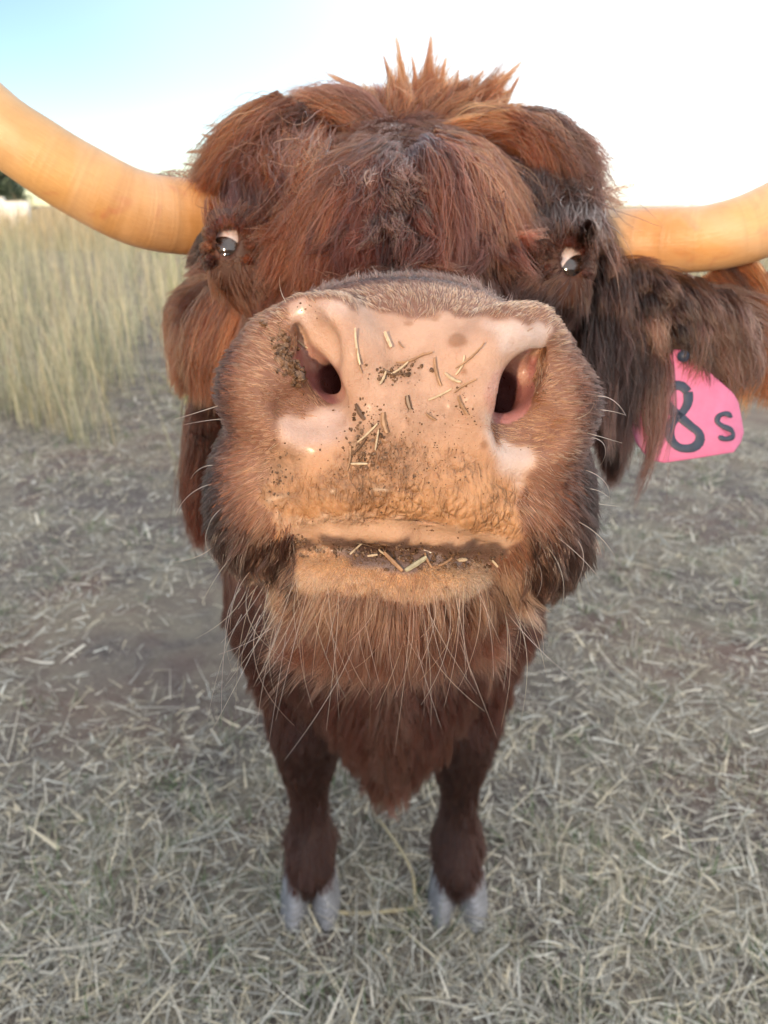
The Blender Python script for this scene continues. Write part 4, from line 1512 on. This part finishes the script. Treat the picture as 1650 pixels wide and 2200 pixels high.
def splinter(length, width, bend, twist):
    """a split piece of straw along X: a few bent, tapering fibres that part at the ends"""
    V, Fc = [], []
    nf = 1 if width < 0.0009 else random.choice((2, 3, 3))
    for q in range(nf):
        n = 8
        w0 = width * (0.85 if nf == 1 else 0.50) * random.uniform(.7, 1.1)
        l0 = length * (1 if q == 0 else random.uniform(.5, .95))
        sh = length * random.uniform(-.12, .12) if q else 0
        off = (q - (nf - 1) / 2) * width * 0.42
        da = random.uniform(-.14, .14) if q else 0
        b0 = len(V)
        for i in range(n):
            t = i / (n - 1) - 0.5
            w = w0 * (0.30 + 0.70 * math.cos(t * 2.7)) * random.uniform(.85, 1.15)
            x = t * l0 + sh
            y = bend * l0 * (0.25 - t * t) * 2 + off + da * x + random.uniform(-.08, .08) * w0
            z = 0.0003 + q * 0.0002 + twist * t * width * 0.8
            V += [(x, y - w / 2, z), (x, y - w * 0.1, z + w * 0.30), (x, y + w / 2, z + w * 0.08), (x, y, z - w * 0.2)]
        for i in range(n - 1):
            for k in range(4):
                a, b = b0 + i * 4 + k, b0 + i * 4 + (k + 1) % 4
                Fc.append((a, b, b + 4, a + 4))
        Fc.append((b0 + 3, b0 + 2, b0 + 1, b0))
        Fc.append(tuple(b0 + (n - 1) * 4 + k for k in range(4)))
    return V, Fc


STRAW = [simple('straw_pale', (0.62, 0.48, 0.30), 0.5, 0.3, 250), simple('straw_brown', (0.30, 0.17, 0.09), 0.5, 0.4, 250), simple('straw_dark', (0.12, 0.065, 0.035), 0.45, 0.4, 250), simple('straw_grey', (0.36, 0.33, 0.22), 0.5, 0.3, 250)]


def splinter(length, width, bend, twist):
    """a split piece of straw: a bent, grooved sliver along X"""
    n = 7
    V, Fc = [], []
    for i in range(n):
        t = i / (n - 1) - 0.5
        w = width * (0.55 + 0.45 * math.cos(t * 2.4)) * (1.1 if i % 2 else 0.95)
        x, y = t * length, bend * length * (0.25 - t * t) * 2
        z = 0.0004 + twist * t * width
        V += [(x, y - w / 2, z), (x, y - w * 0.2, z + width * 0.45), (x, y + w * 0.25, z + width * 0.35), (x, y + w / 2, z), (x, y, z - width * 0.25)]
    for i in range(n - 1):
        for k in range(5):
            a, b = i * 5 + k, i * 5 + (k + 1) % 5
            Fc.append((a, b, b + 5, a + 5))
    Fc.append((4, 3, 2, 1, 0))
    Fc.append(tuple((n - 1) * 5 + k for k in range(5)))
    return V, Fc


STRAW = [  # px, py, length px, width px, angle (deg, image), material, bend, label
    (768, 745, 88, 7, 82, 0, .05, 'long pale straw splinter lying down the upper nose beside the first nostril'),
    (772, 775, 60, 5, 78, 1, .1, 'thin brown straw strip touching the long pale splinter high on the nose'),
    (832, 732, 42, 11, 74, 0, 0, 'short wide pale chip of straw high on the nose plate'),
    (880, 770, 70, 7, -20, 1, .2, 'curved brown straw blade at the top of the muddy cluster mid-nose'),
    (905, 768, 60, 6, -24, 1, -.1, 'slim reddish straw pointing up from the muddy cluster mid-nose'),
    (860, 790, 55, 6, -38, 0, .1, 'pale split straw crossing the muddy cluster mid-nose'),
    (840, 800, 40, 8, 15, 2, .2, 'dark husk at the centre of the muddy cluster mid-nose'),
    (822, 812, 36, 7, -65, 0, .1, 'pale bit hanging off the near end of the muddy cluster mid-nose'),
    (1010, 765, 90, 6, -38, 1, .12, 'long bent seed stem slanting up towards the wet white nostril'),
    (990, 785, 50, 6, -60, 0, .2, 'pale hooked bit under the slanting seed stem'),
    (940, 800, 70, 9, 78, 1, .1, 'brown seed head stuck upright on the nose between both nostrils'),
    (1000, 830, 62, 6, -28, 1, -.1, 'brown sliver pointing at the rim of the wet white nostril'),
    (975, 812, 48, 9, 30, 0, .15, 'pale flattened husk left of the brown sliver by the wet nostril'),
    (945, 848, 62, 6, -25, 0, .05, 'straight yellow straw slanting across the nose beneath the seed head'),
    (995, 870, 50, 10, 65, 1, .1, 'ragged brown bit under the sliver by the wet nostril'),
    (878, 865, 34, 14, 76, 2, .1, 'dark striped seed on the middle of the nose'),
    (925, 895, 30, 7, 35, 1, .1, 'small brown flake to the side of the dark striped seed'),
    (828, 908, 50, 15, 80, 1, .15, 'glossy amber husk on the edge of the brown mud patch'),
    (775, 885, 44, 12, 60, 2, .1, 'dark wet flake above the brown mud patch'),
    (790, 930, 66, 6, -42, 0, .05, 'pale straw slanting over the top of the brown mud patch'),
    (770, 960, 56, 7, -48, 2, .1, 'dark straw under the pale slanting one on the mud patch'),
    (810, 945, 50, 5, -80, 0, 0, 'fine pale straw standing on the mud patch'),
    (750, 985, 60, 6, -82, 1, .1, 'thin brown straw down the outer border of the mud patch'),
    (772, 997, 40, 7, 0, 0, 0, 'short level pale straw on the lower border of the mud patch'),
    (768, 1170, 60, 8, 2, 0, 0, 'pale flat straw lying level on the dark wet lower lip'),
    (845, 1208, 64, 12, 50, 1, 0, 'reddish flat straw standing out of the dark wet lower lip'),
    (893, 1213, 62, 15, -38, 3, 0, 'broad grey-green straw blade poking from the lower lip'),
    (800, 1195, 24, 7, -10, 0, 0, 'tiny pale chip on the lower lip beside the reddish straw'),
    (825, 1190, 30, 6, 40, 0, .1, 'thin pale sliver behind the reddish straw on the lower lip'),
    (920, 1205, 40, 7, 70, 1, .1, 'brown sliver behind the broad grey-green blade on the lower lip'),
    (955, 1208, 40, 8, -30, 1, .1, 'brown twig between the grey-green blade and the yellow grain'),
    (992, 1202, 22, 11, 0, 0, 0, 'round yellow grain on the lower lip'),
    (1065, 1208, 22, 8, 62, 0, 0, 'stubby pale straw near the far corner of the mouth'),
    (935, 1238, 34, 3, 50, 1, .25, 'hair-thin brown stem curling onto the dusty chin'),
    (590, 1258, 28, 7, -15, 0, 0, 'pale splinter caught in the chin hair under the mouth corner'),
    (628, 1262, 26, 8, 24, 0, 0, 'second pale splinter deeper in the chin hair under the mouth corner'),
    (650, 740, 30, 5, 35, 0, .1, 'small tan sliver in the mud beside the first nostril'),
    (862, 742, 22, 4, 55, 1, .2, 'tiny brown thread high on the nose by the wide pale chip'),
]
sg = 'bits of straw stuck to the muzzle'
for (px, py, lp, wp, ang, mi, bend, lab) in STRAW:
    h = on_body(px, py)
    if h is None:
        continue
    p, nn = h
    if p[2] > 0.5:
        continue
    s = p[2] / 1600
    v, f = splinter(lp * s * 0.9, max(wp * s * 0.8, 0.0006), bend, random.uniform(-.3, .3))
    o = mesh_obj('straw_bit', v, f, M_STRAW[mi], smooth=False, label=lab, cat='straw', group=sg)
    a = math.radians(ang)
    xd = np.array([math.cos(a), -math.sin(a), 0.0])
    xd = norm(xd - nn * (xd @ nn))
    yd = np.cross(nn, xd)
    R = np.stack([xd @ CB, yd @ CB, nn @ CB], 1)
    from mathutils import Matrix
    mt = Matrix([list(R[i]) + [0] for i in range(3)] + [[0, 0, 0, 1]])
    mt.translation = Vector(to_world(p + nn * 0.0005))
    o.matrix_world = mt


def crumbs(name, spots, mat, label, cat, seed):
    r = np.random.default_rng(seed)
    V, Fc = [], []
    ico = [(0, 0, 1), (.894, 0, .447), (.276, .851, .447), (-.724, .526, .447), (-.724, -.526, .447), (.276, -.851, .447), (.724, .526, -.447), (-.276, .851, -.447), (-.894, 0, -.447), (-.276, -.851, -.447), (.724, -.526, -.447), (0, 0, -1)]
    tri = [(0, 1, 2), (0, 2, 3), (0, 3, 4), (0, 4, 5), (0, 5, 1), (1, 6, 2), (2, 7, 3), (3, 8, 4), (4, 9, 5), (5, 10, 1), (2, 6, 7), (3, 7, 8), (4, 8, 9), (5, 9, 10), (1, 10, 6), (11, 7, 6), (11, 8, 7), (11, 9, 8), (11, 10, 9), (11, 6, 10)]
    for (x0, y0, sx, sy, ang, cnt, smin_, smax_) in spots:
        for _ in range(cnt):
            u, v = r.normal(size=2)
            a = math.radians(ang)
            x = x0 + u * sx * math.cos(a) - v * sy * math.sin(a)
            y = y0 + u * sx * math.sin(a) + v * sy * math.cos(a)
            h = on_body(x, y)
            if h is None or h[0][2] > 0.40:
                continue
            s = smin_ + (smax_ - smin_) * r.uniform() ** 2.5
            b = len(V)
            s *= 0.8
            sc3 = s * r.uniform(0.6, 1.3, 3)
            for q in ico:
                q = np.array(q) * sc3 * r.uniform(0.7, 1.25)
                V.append(to_world(h[0] + h[1] * s * 0.25 + q))
            Fc += [(b + i, b + j, b + k) for i, j, k in tri]
    return mesh_obj(name, V, Fc, mat, smooth=False, label=label, cat=cat, kind='stuff')


M_MUD = simple('wet_mud', (0.12, 0.066, 0.036), 0.18, 0.8, 420, 0.0004)
crumbs('mud_crumbs', [(612, 765, 34, 11, 62, 150, .0006, .0022), (632, 806, 10, 10, 0, 26, .0008, .0026), (600, 700, 26, 8, 70, 24, .0004, .0009), (655, 660, 20, 6, 20, 8, .0004, .0008),
                      (850, 800, 26, 10, -10, 70, .0005, .0017), (782, 960, 22, 26, 20, 110, .0004, .0014), (790, 890, 22, 16, 0, 50, .0004, .0012), (830, 1000, 60, 40, 0, 160, .0003, .0007),
                      (900, 930, 80, 60, 0, 130, .0002, .0006), (1000, 870, 14, 26, 0, 30, .0003, .001), (1165, 830, 16, 22, 30, 26, .0003, .0009), (940, 1000, 90, 60, 0, 90, .0002, .0006),
                      (870, 1196, 115, 13, 4, 420, .0004, .0015), (1000, 1205, 50, 8, 0, 90, .0004, .0013), (620, 1165, 30, 6, 0, 60, .0004, .0012), (590, 1020, 14, 36, 0, 60, .0003, .001), (900, 1135, 130, 8, 4, 40, .0002, .0006), (870, 1270, 130, 10, 2, 60, .0003, .0007)],
       M_MUD, 'dark wet mud crumbs stuck over the nose, nostril rims and lower lip', 'mud', 5)

# ------------------------------------------------------------------ ground, grass, trees
def ground_material():
    t = NT('field_soil')
    co = t.obj()
    n1 = t.noise(3.0, 6, 0.65, co, 0.6)
    n2 = t.noise(55, 6, 0.7, co, 1.0)
    soil = t.ramp(n2, [(0.30, (0.075, 0.062, 0.056)), (0.55, (0.15, 0.127, 0.117)), (0.75, (0.26, 0.23, 0.205))])
    litter = t.ramp(t.noise(160, 4, 0.7, co, 2.0), [(0.35, (0.16, 0.14, 0.11)), (0.65, (0.38, 0.34, 0.26))])
    red = t.ramp(t.noise(1.7, 3, 0.5, co, 0.4), [(0.50, (0, 0, 0)), (0.62, (0.7, 0.7, 0.7))])
    soil = t.mix(red, soil, (0.19, 0.125, 0.10))
    c = t.mix(t.ramp(n1, [(0.42, (0, 0, 0)), (0.60, (0.75, 0.75, 0.75))]), soil, litter)
    b = t.bsdf(**{'Base Color': c, 'Roughness': 0.95})
    t.l(t.bump(n2, 0.012, 0.8), b.inputs['Normal'])
    return t.m


gx = np.concatenate([-np.geomspace(900, 3, 18), np.linspace(-2.8, 2.8, 113), np.geomspace(3, 900, 18)])
gy = np.concatenate([-np.geomspace(600, 26, 8), -np.linspace(24, 3, 22), np.linspace(-2.5, 0.2, 10), np.linspace(0.25, 6, 116), np.geomspace(6.2, 1400, 40)])
GX, GY = np.meshgrid(gx, gy, indexing='ij')
gp = np.stack([GX.ravel(), GY.ravel(), np.zeros(GX.size)], 1)


def ground_z(x, y):
    q = np.stack([x, y, 0 * x], 1)
    fade = np.clip((8 - np.hypot(x, y)) / 4, 0, 1)
    near_hoof = np.clip(np.minimum(np.hypot(x + 0.136, y - 1.0), np.hypot(x - 0.136, y - 1.0)) / 0.2 - 0.4, 0, 1)
    return fade * near_hoof * (0.008 * GW1(q) + 0.005 * GW2(q))


GW1, GW2 = Wob(9, 80), Wob(31, 81)
gp[:, 2] = ground_z(gp[:, 0], gp[:, 1])
# unseen bank added behind the camera to keep low sun off ground and legs
gp[:, 2] += 2.75 * np.exp(-((gp[:, 1] + 12.5) / 3.2) ** 2)
nx, ny = len(gx), len(gy)
ii, jj = np.meshgrid(np.arange(nx - 1), np.arange(ny - 1), indexing='ij')
a = (ii * ny + jj).ravel()
gq = np.stack([a, a + ny, a + ny + 1, a + 1], 1)
mesh_obj('ground', gp, gq, ground_material(), kind='structure', label='bare greyish soil of a dry paddock under the cow', cat='ground')


def grass_material(name, trans=0.25):
    t = NT(name)
    a = t.attr('blade_color').outputs['Color']
    co = t.obj()
    c = t.mix(0.35, a, t.ramp(t.noise(30, 3, 0.6, co), [(0.3, (0.7, 0.7, 0.7)), (0.7, (1.1, 1.1, 1.1))]), 'MULTIPLY')
    b = t.n('BsdfPrincipled')
    t.l(c, b.inputs['Base Color'])
    b.inputs['Roughness'].default_value = 0.6
    tr = t.n('BsdfTranslucent')
    t.l(c, tr.inputs[0])
    mx = t.n('MixShader')
    mx.inputs[0].default_value = trans
    t.l(b.outputs[0], mx.inputs[1])
    t.l(tr.outputs[0], mx.inputs[2])
    t.l(mx.outputs[0], t.out.inputs[0])
    return t.m


M_GRASS = grass_material('dry_grass')


def blades(name, base, height, width, lean, az, bend, color, nseg, mat, **kw):
    """flat tapered bent blades: every argument an array"""
    N = len(base)
    dirh = np.stack([np.cos(az), np.sin(az), 0 * az], 1)
    side = np.stack([-np.sin(az), np.cos(az), 0 * az], 1)
    tw = rng.uniform(0, 3.14, N)
    side = side * np.cos(tw)[:, None] + np.cross(dirh, side) * (0.6 * np.sin(tw))[:, None]
    P_ = base.copy()
    ang = lean.copy()
    seg = height / nseg
    rows = []
    for i in range(nseg + 1):
        t = i / nseg
        w = (width * (1 - 0.85 * t ** 1.5))[:, None] * 0.5
        rows.append(np.stack([P_ - side * w, P_ + side * w], 1))
        P_ = P_ + (dirh * np.sin(ang)[:, None] + np.array([0, 0, 1.0]) * np.cos(ang)[:, None]) * seg[:, None]
        ang = ang + bend / nseg
    V = np.stack(rows, 1).reshape(N, -1, 3)
    V[:, :, 2] = np.maximum(V[:, :, 2], 0.002)
    nv = V.shape[1]
    q = []
    for i in range(nseg):
        q.append([2 * i, 2 * i + 1, 2 * i + 3, 2 * i + 2])
    Fq = (np.arange(N)[:, None, None] * nv + np.array(q)[None]).reshape(-1, 4)
    o = mesh_obj(name, V.reshape(-1, 3), Fq, mat, kind='stuff', **kw)
    attr_color(o.data, 'blade_color', np.concatenate([np.repeat(color, nv, 0), np.ones((N * nv, 1))], 1))
    return o


def scatter(n, ymin, ymax, seed, spread=0.8, power=1.0):
    """points in the wedge of ground in front of the camera, denser near it"""
    r = np.random.default_rng(seed)
    y = ymin + (ymax - ymin) * r.uniform(size=n) ** power
    x = r.uniform(-1, 1, n) * (spread * y + 0.45)
    return x, y, r


STRAWC = np.array([[0.78, 0.73, 0.62], [0.70, 0.69, 0.62], [0.78, 0.70, 0.53], [0.44, 0.42, 0.37], [0.28, 0.30, 0.23]])
if 'grass' not in DEV:
    patch = Wob(4.0, 90)
    # straw litter lying on the soil
    x, y, r = scatter(90000, 0.55, 7.0, 91, 0.80, 1.7)
    q = np.stack([x, y, 0 * x], 1)
    keep = 1.25 * patch(q) + 0.5 * (x > 0) > r.uniform(-1.2, 0.5, len(x)) - 0.45
    x, y = x[keep], y[keep]
    N = len(x)
    c = STRAWC[r.integers(0, 4, N)] * r.uniform(0.55, 1.25, (N, 1))
    blades('straw_litter', np.stack([x, y, ground_z(x, y) + r.uniform(0.001, 0.014, N)], 1), r.gamma(2.0, 0.019, N) + 0.008, r.gamma(3.5, 0.00085, N) * (1 + 0.1 * y),
           r.normal(1.45, 0.22, N), r.uniform(0, 6.28, N), r.normal(0, 0.5, N), c, 3, M_GRASS, label='pale dry straw litter strewn over the soil round the hooves', cat='straw litter')
    # short stubble tufts
    tx, ty, r = scatter(9600, 0.55, 8.0, 92, 0.80, 1.6)
    q = np.stack([tx, ty, 0 * tx], 1)
    keep = 1.25 * patch(q) + 0.6 * (tx > 0) > r.uniform(-1.0, 0.7, len(tx)) - 0.2
    tx, ty = tx[keep], ty[keep]
    k = 11
    x = np.repeat(tx, k) + r.normal(size=len(tx) * k) * 0.016
    y = np.repeat(ty, k) + r.normal(size=len(tx) * k) * 0.016
    N = len(x)
    green = np.repeat(r.uniform(size=len(tx)) < 0.22, k)
    c = STRAWC[r.integers(0, 5, N)] * r.uniform(0.6, 1.25, (N, 1))
    c[green] = np.array([0.14, 0.21, 0.095]) * r.uniform(0.6, 1.5, (green.sum(), 1))
    h = np.repeat(r.gamma(4.0, 0.008, len(tx)), k) * r.uniform(0.5, 1.3, N) + 0.006
    blades('stubble', np.stack([x, y, ground_z(x, y)], 1), h, r.uniform(0.0012, 0.0030, N) * (1 + 0.12 * y), np.abs(r.normal(0.5, 0.35, N)), r.uniform(0, 6.28, N), r.normal(0.7, 0.5, N), c, 3, M_GRASS,
           label='short dry and greenish grass stubble across the trampled paddock', cat='grass')
    # tall dry grass: beyond a line on the left, everywhere far off
    r = np.random.default_rng(93)
    n = 74000
    yy = 3.3 + 22 * r.uniform(size=n) ** 1.9
    xx = r.uniform(-1, 1, n) * (0.85 * yy + 0.6)
    edge = np.where(xx < 0.0, 3.6 + 0.45 * np.sin(xx * 2.3) + 0.35 * np.sin(xx * 5.1 + 1) + 0.4 * Wob(9, 96)(np.stack([xx, yy * 0.3, 0 * xx], 1)), 9.0 + 0.6 * np.sin(xx * 1.3))
    cl = Wob(5.5, 94)(np.stack([xx, yy * 0.6, 0 * xx], 1)) > r.uniform(-0.9, 0.8, n)
    keep = (yy > edge) & cl
    xx, yy = xx[keep], yy[keep]
    N = len(xx)
    c = np.array([[0.60, 0.56, 0.40], [0.50, 0.51, 0.34], [0.66, 0.57, 0.36], [0.17, 0.20, 0.11]])[r.integers(0, 4, N)] * r.uniform(0.6, 1.2, (N, 1))
    gn = Wob(2.0, 95)(np.stack([xx, yy, 0 * xx], 1)) > 0.75
    c[gn] *= np.array([0.70, 0.95, 0.55])
    tall = np.clip((yy - edge[keep]) / 0.5, 0.25, 1)
    h = r.gamma(14, 0.045, N) * (0.55 + 0.45 * tall) * (1 + 0.35 * np.clip((yy - 8) / 8, 0, 1))
    blades('tall_grass', np.stack([xx, yy, 0 * xx], 1), h, r.uniform(0.003, 0.007, N) * (1 + 0.05 * yy), np.abs(r.normal(0.05, 0.20, N)), r.uniform(0, 6.28, N), r.normal(0.45, 0.55, N), c, 4, M_GRASS,
           label='tall pale dry grass standing beyond the trampled ground', cat='grass')
    # the far field reads as one mass
    n = 26000
    yy = 22 + 120 * r.uniform(size=n) ** 1.8
    xx = r.uniform(-1, 1, n) * (0.85 * yy + 2)
    c = np.array([[0.52, 0.42, 0.24], [0.48, 0.40, 0.26]])[r.integers(0, 2, n)] * r.uniform(0.7, 1.15, (n, 1))
    blades('far_grass', np.stack([xx, yy, 0 * xx], 1), r.gamma(14, 0.066, n), 0.012 + 0.0016 * yy, np.abs(r.normal(0.05, 0.14, n)), r.uniform(0, 6.28, n), r.normal(0.3, 0.4, n), c, 2, M_GRASS,
           label='golden far field of standing grass near the horizon', cat='grass')

# the bent straw stalk lying between the front hooves
def ground_pt(px, py):
    d = norm(P(px, py, 1.0)) @ CB
    t = -CAM_H / d[2]
    return ORG + d * t


pts = [ground_pt(660, 1953) + [0, 0, .010], ground_pt(760, 1968) + [0, 0, .006], ground_pt(893, 1958) + [0, 0, .008]]
pts2 = [ground_pt(893, 1958) + [0, 0, .008], ground_pt(886, 1905) + [0, 0, .03], ground_pt(860, 1850) + [0, 0, .03], ground_pt(815, 1770) + [0, 0, .012]]
stalk = bpy.data.objects.new('straw_stalk', None)
stalk.location = pts[0]
link(stalk, label='long bent straw stalk lying on the ground between the front hooves', cat='straw')
M_STALK = simple('stalk', (0.55, 0.46, 0.28), 0.5, 0.2, 60)
for path, rr in ((catmull(pts, 12), [.0042, .0036]), (catmull(pts2, 14), [.0034, .0022])):
    v, f = tube(path - pts[0], np.linspace(rr[0], rr[1], len(path)), 10)
    mesh_obj('stem', v, f, M_STALK, parent=stalk)

# a distant dark tree with a pale wall at its foot
M_LEAF = simple('tree_leaf', (0.045, 0.070, 0.035), 0.6, 0.5, 2.0)
M_BARK = simple('bark', (0.12, 0.09, 0.07), 0.9, 0.3, 6, 0.01)


def tree(x, y, h, w, label, seed, group):
    r = np.random.default_rng(seed)
    t = bpy.data.objects.new('tree', None)
    t.location = (x, y, 0)
    link(t, label=label, cat='tree', group=group)
    V, Fc = tube([(0, 0, 0), (0.05, 0, h * .3), (0, 0.1, h * .6), (0, 0, h * .9)], [h * .035, h * .028, h * .018, h * .006], 10)
    for k in range(9):
        a, z = r.uniform(0, 6.28), h * r.uniform(.25, .75)
        v2, f2 = tube([(0, 0, z), (w * .3 * math.cos(a), w * .3 * math.sin(a), z + h * .08), (w * .5 * math.cos(a), w * .5 * math.sin(a), z + h * .18)], [h * .012, h * .008, h * .003], 6)
        b = len(V)
        V += v2
        Fc += [tuple(b + i for i in f) for f in f2]
    mesh_obj('trunk', V, Fc, M_BARK, parent=t)
    n = 9000
    cl = r.normal(size=(90, 3))
    cl = norm(cl) * r.uniform(0.45, 1.0, (90, 1)) * np.array([w * .5, w * .5, h * .42]) + np.array([0, 0, h * .55])
    c = cl[r.integers(0, 90, n)] + r.normal(size=(n, 3)) * w * 0.07
    c = c[c[:, 2] > 0.15]
    n = len(c)
    s = w * 0.022
    a, b = norm(r.normal(size=(n, 3))) * s, norm(r.normal(size=(n, 3))) * s
    Vl = np.stack([c - a, c + b, c + a, c - b], 1).reshape(-1, 3)
    mesh_obj('crown', Vl, np.arange(n * 4).reshape(-1, 4), M_LEAF, smooth=False, parent=t)


tree(-22.6, 46, 4.4, 4.6, 'dark leafy tree on the horizon just beneath the great curved horn', 1, None)
M_WALL = simple('whitewash', (0.75, 0.74, 0.70), 0.8, 0.12, 1.5)
wv, wf = [], []
for k in range(9):                             # low rough wall in stepped lengths
    x0 = -31.2 + k * 1.3
    zt = 1.5 + 0.12 * math.sin(k * 2.1)
    b = len(wv)
    wv += [(x0, 44.0, 0), (x0 + 1.28, 44.0, 0), (x0 + 1.28, 44.4, 0), (x0, 44.4, 0), (x0, 44.03, zt), (x0 + 1.28, 44.03, zt), (x0 + 1.28, 44.37, zt), (x0, 44.37, zt)]
    wf += [(b + 3, b + 2, b + 1, b), (b + 4, b + 5, b + 6, b + 7), (b, b + 1, b + 5, b + 4), (b + 1, b + 2, b + 6, b + 5), (b + 2, b + 3, b + 7, b + 6), (b + 3, b, b + 4, b + 7)]
mesh_obj('white_wall', wv, wf, M_WALL, smooth=False, label='low whitish wall at the foot of the dark tree far off', cat='wall')
print('body verts', NV)
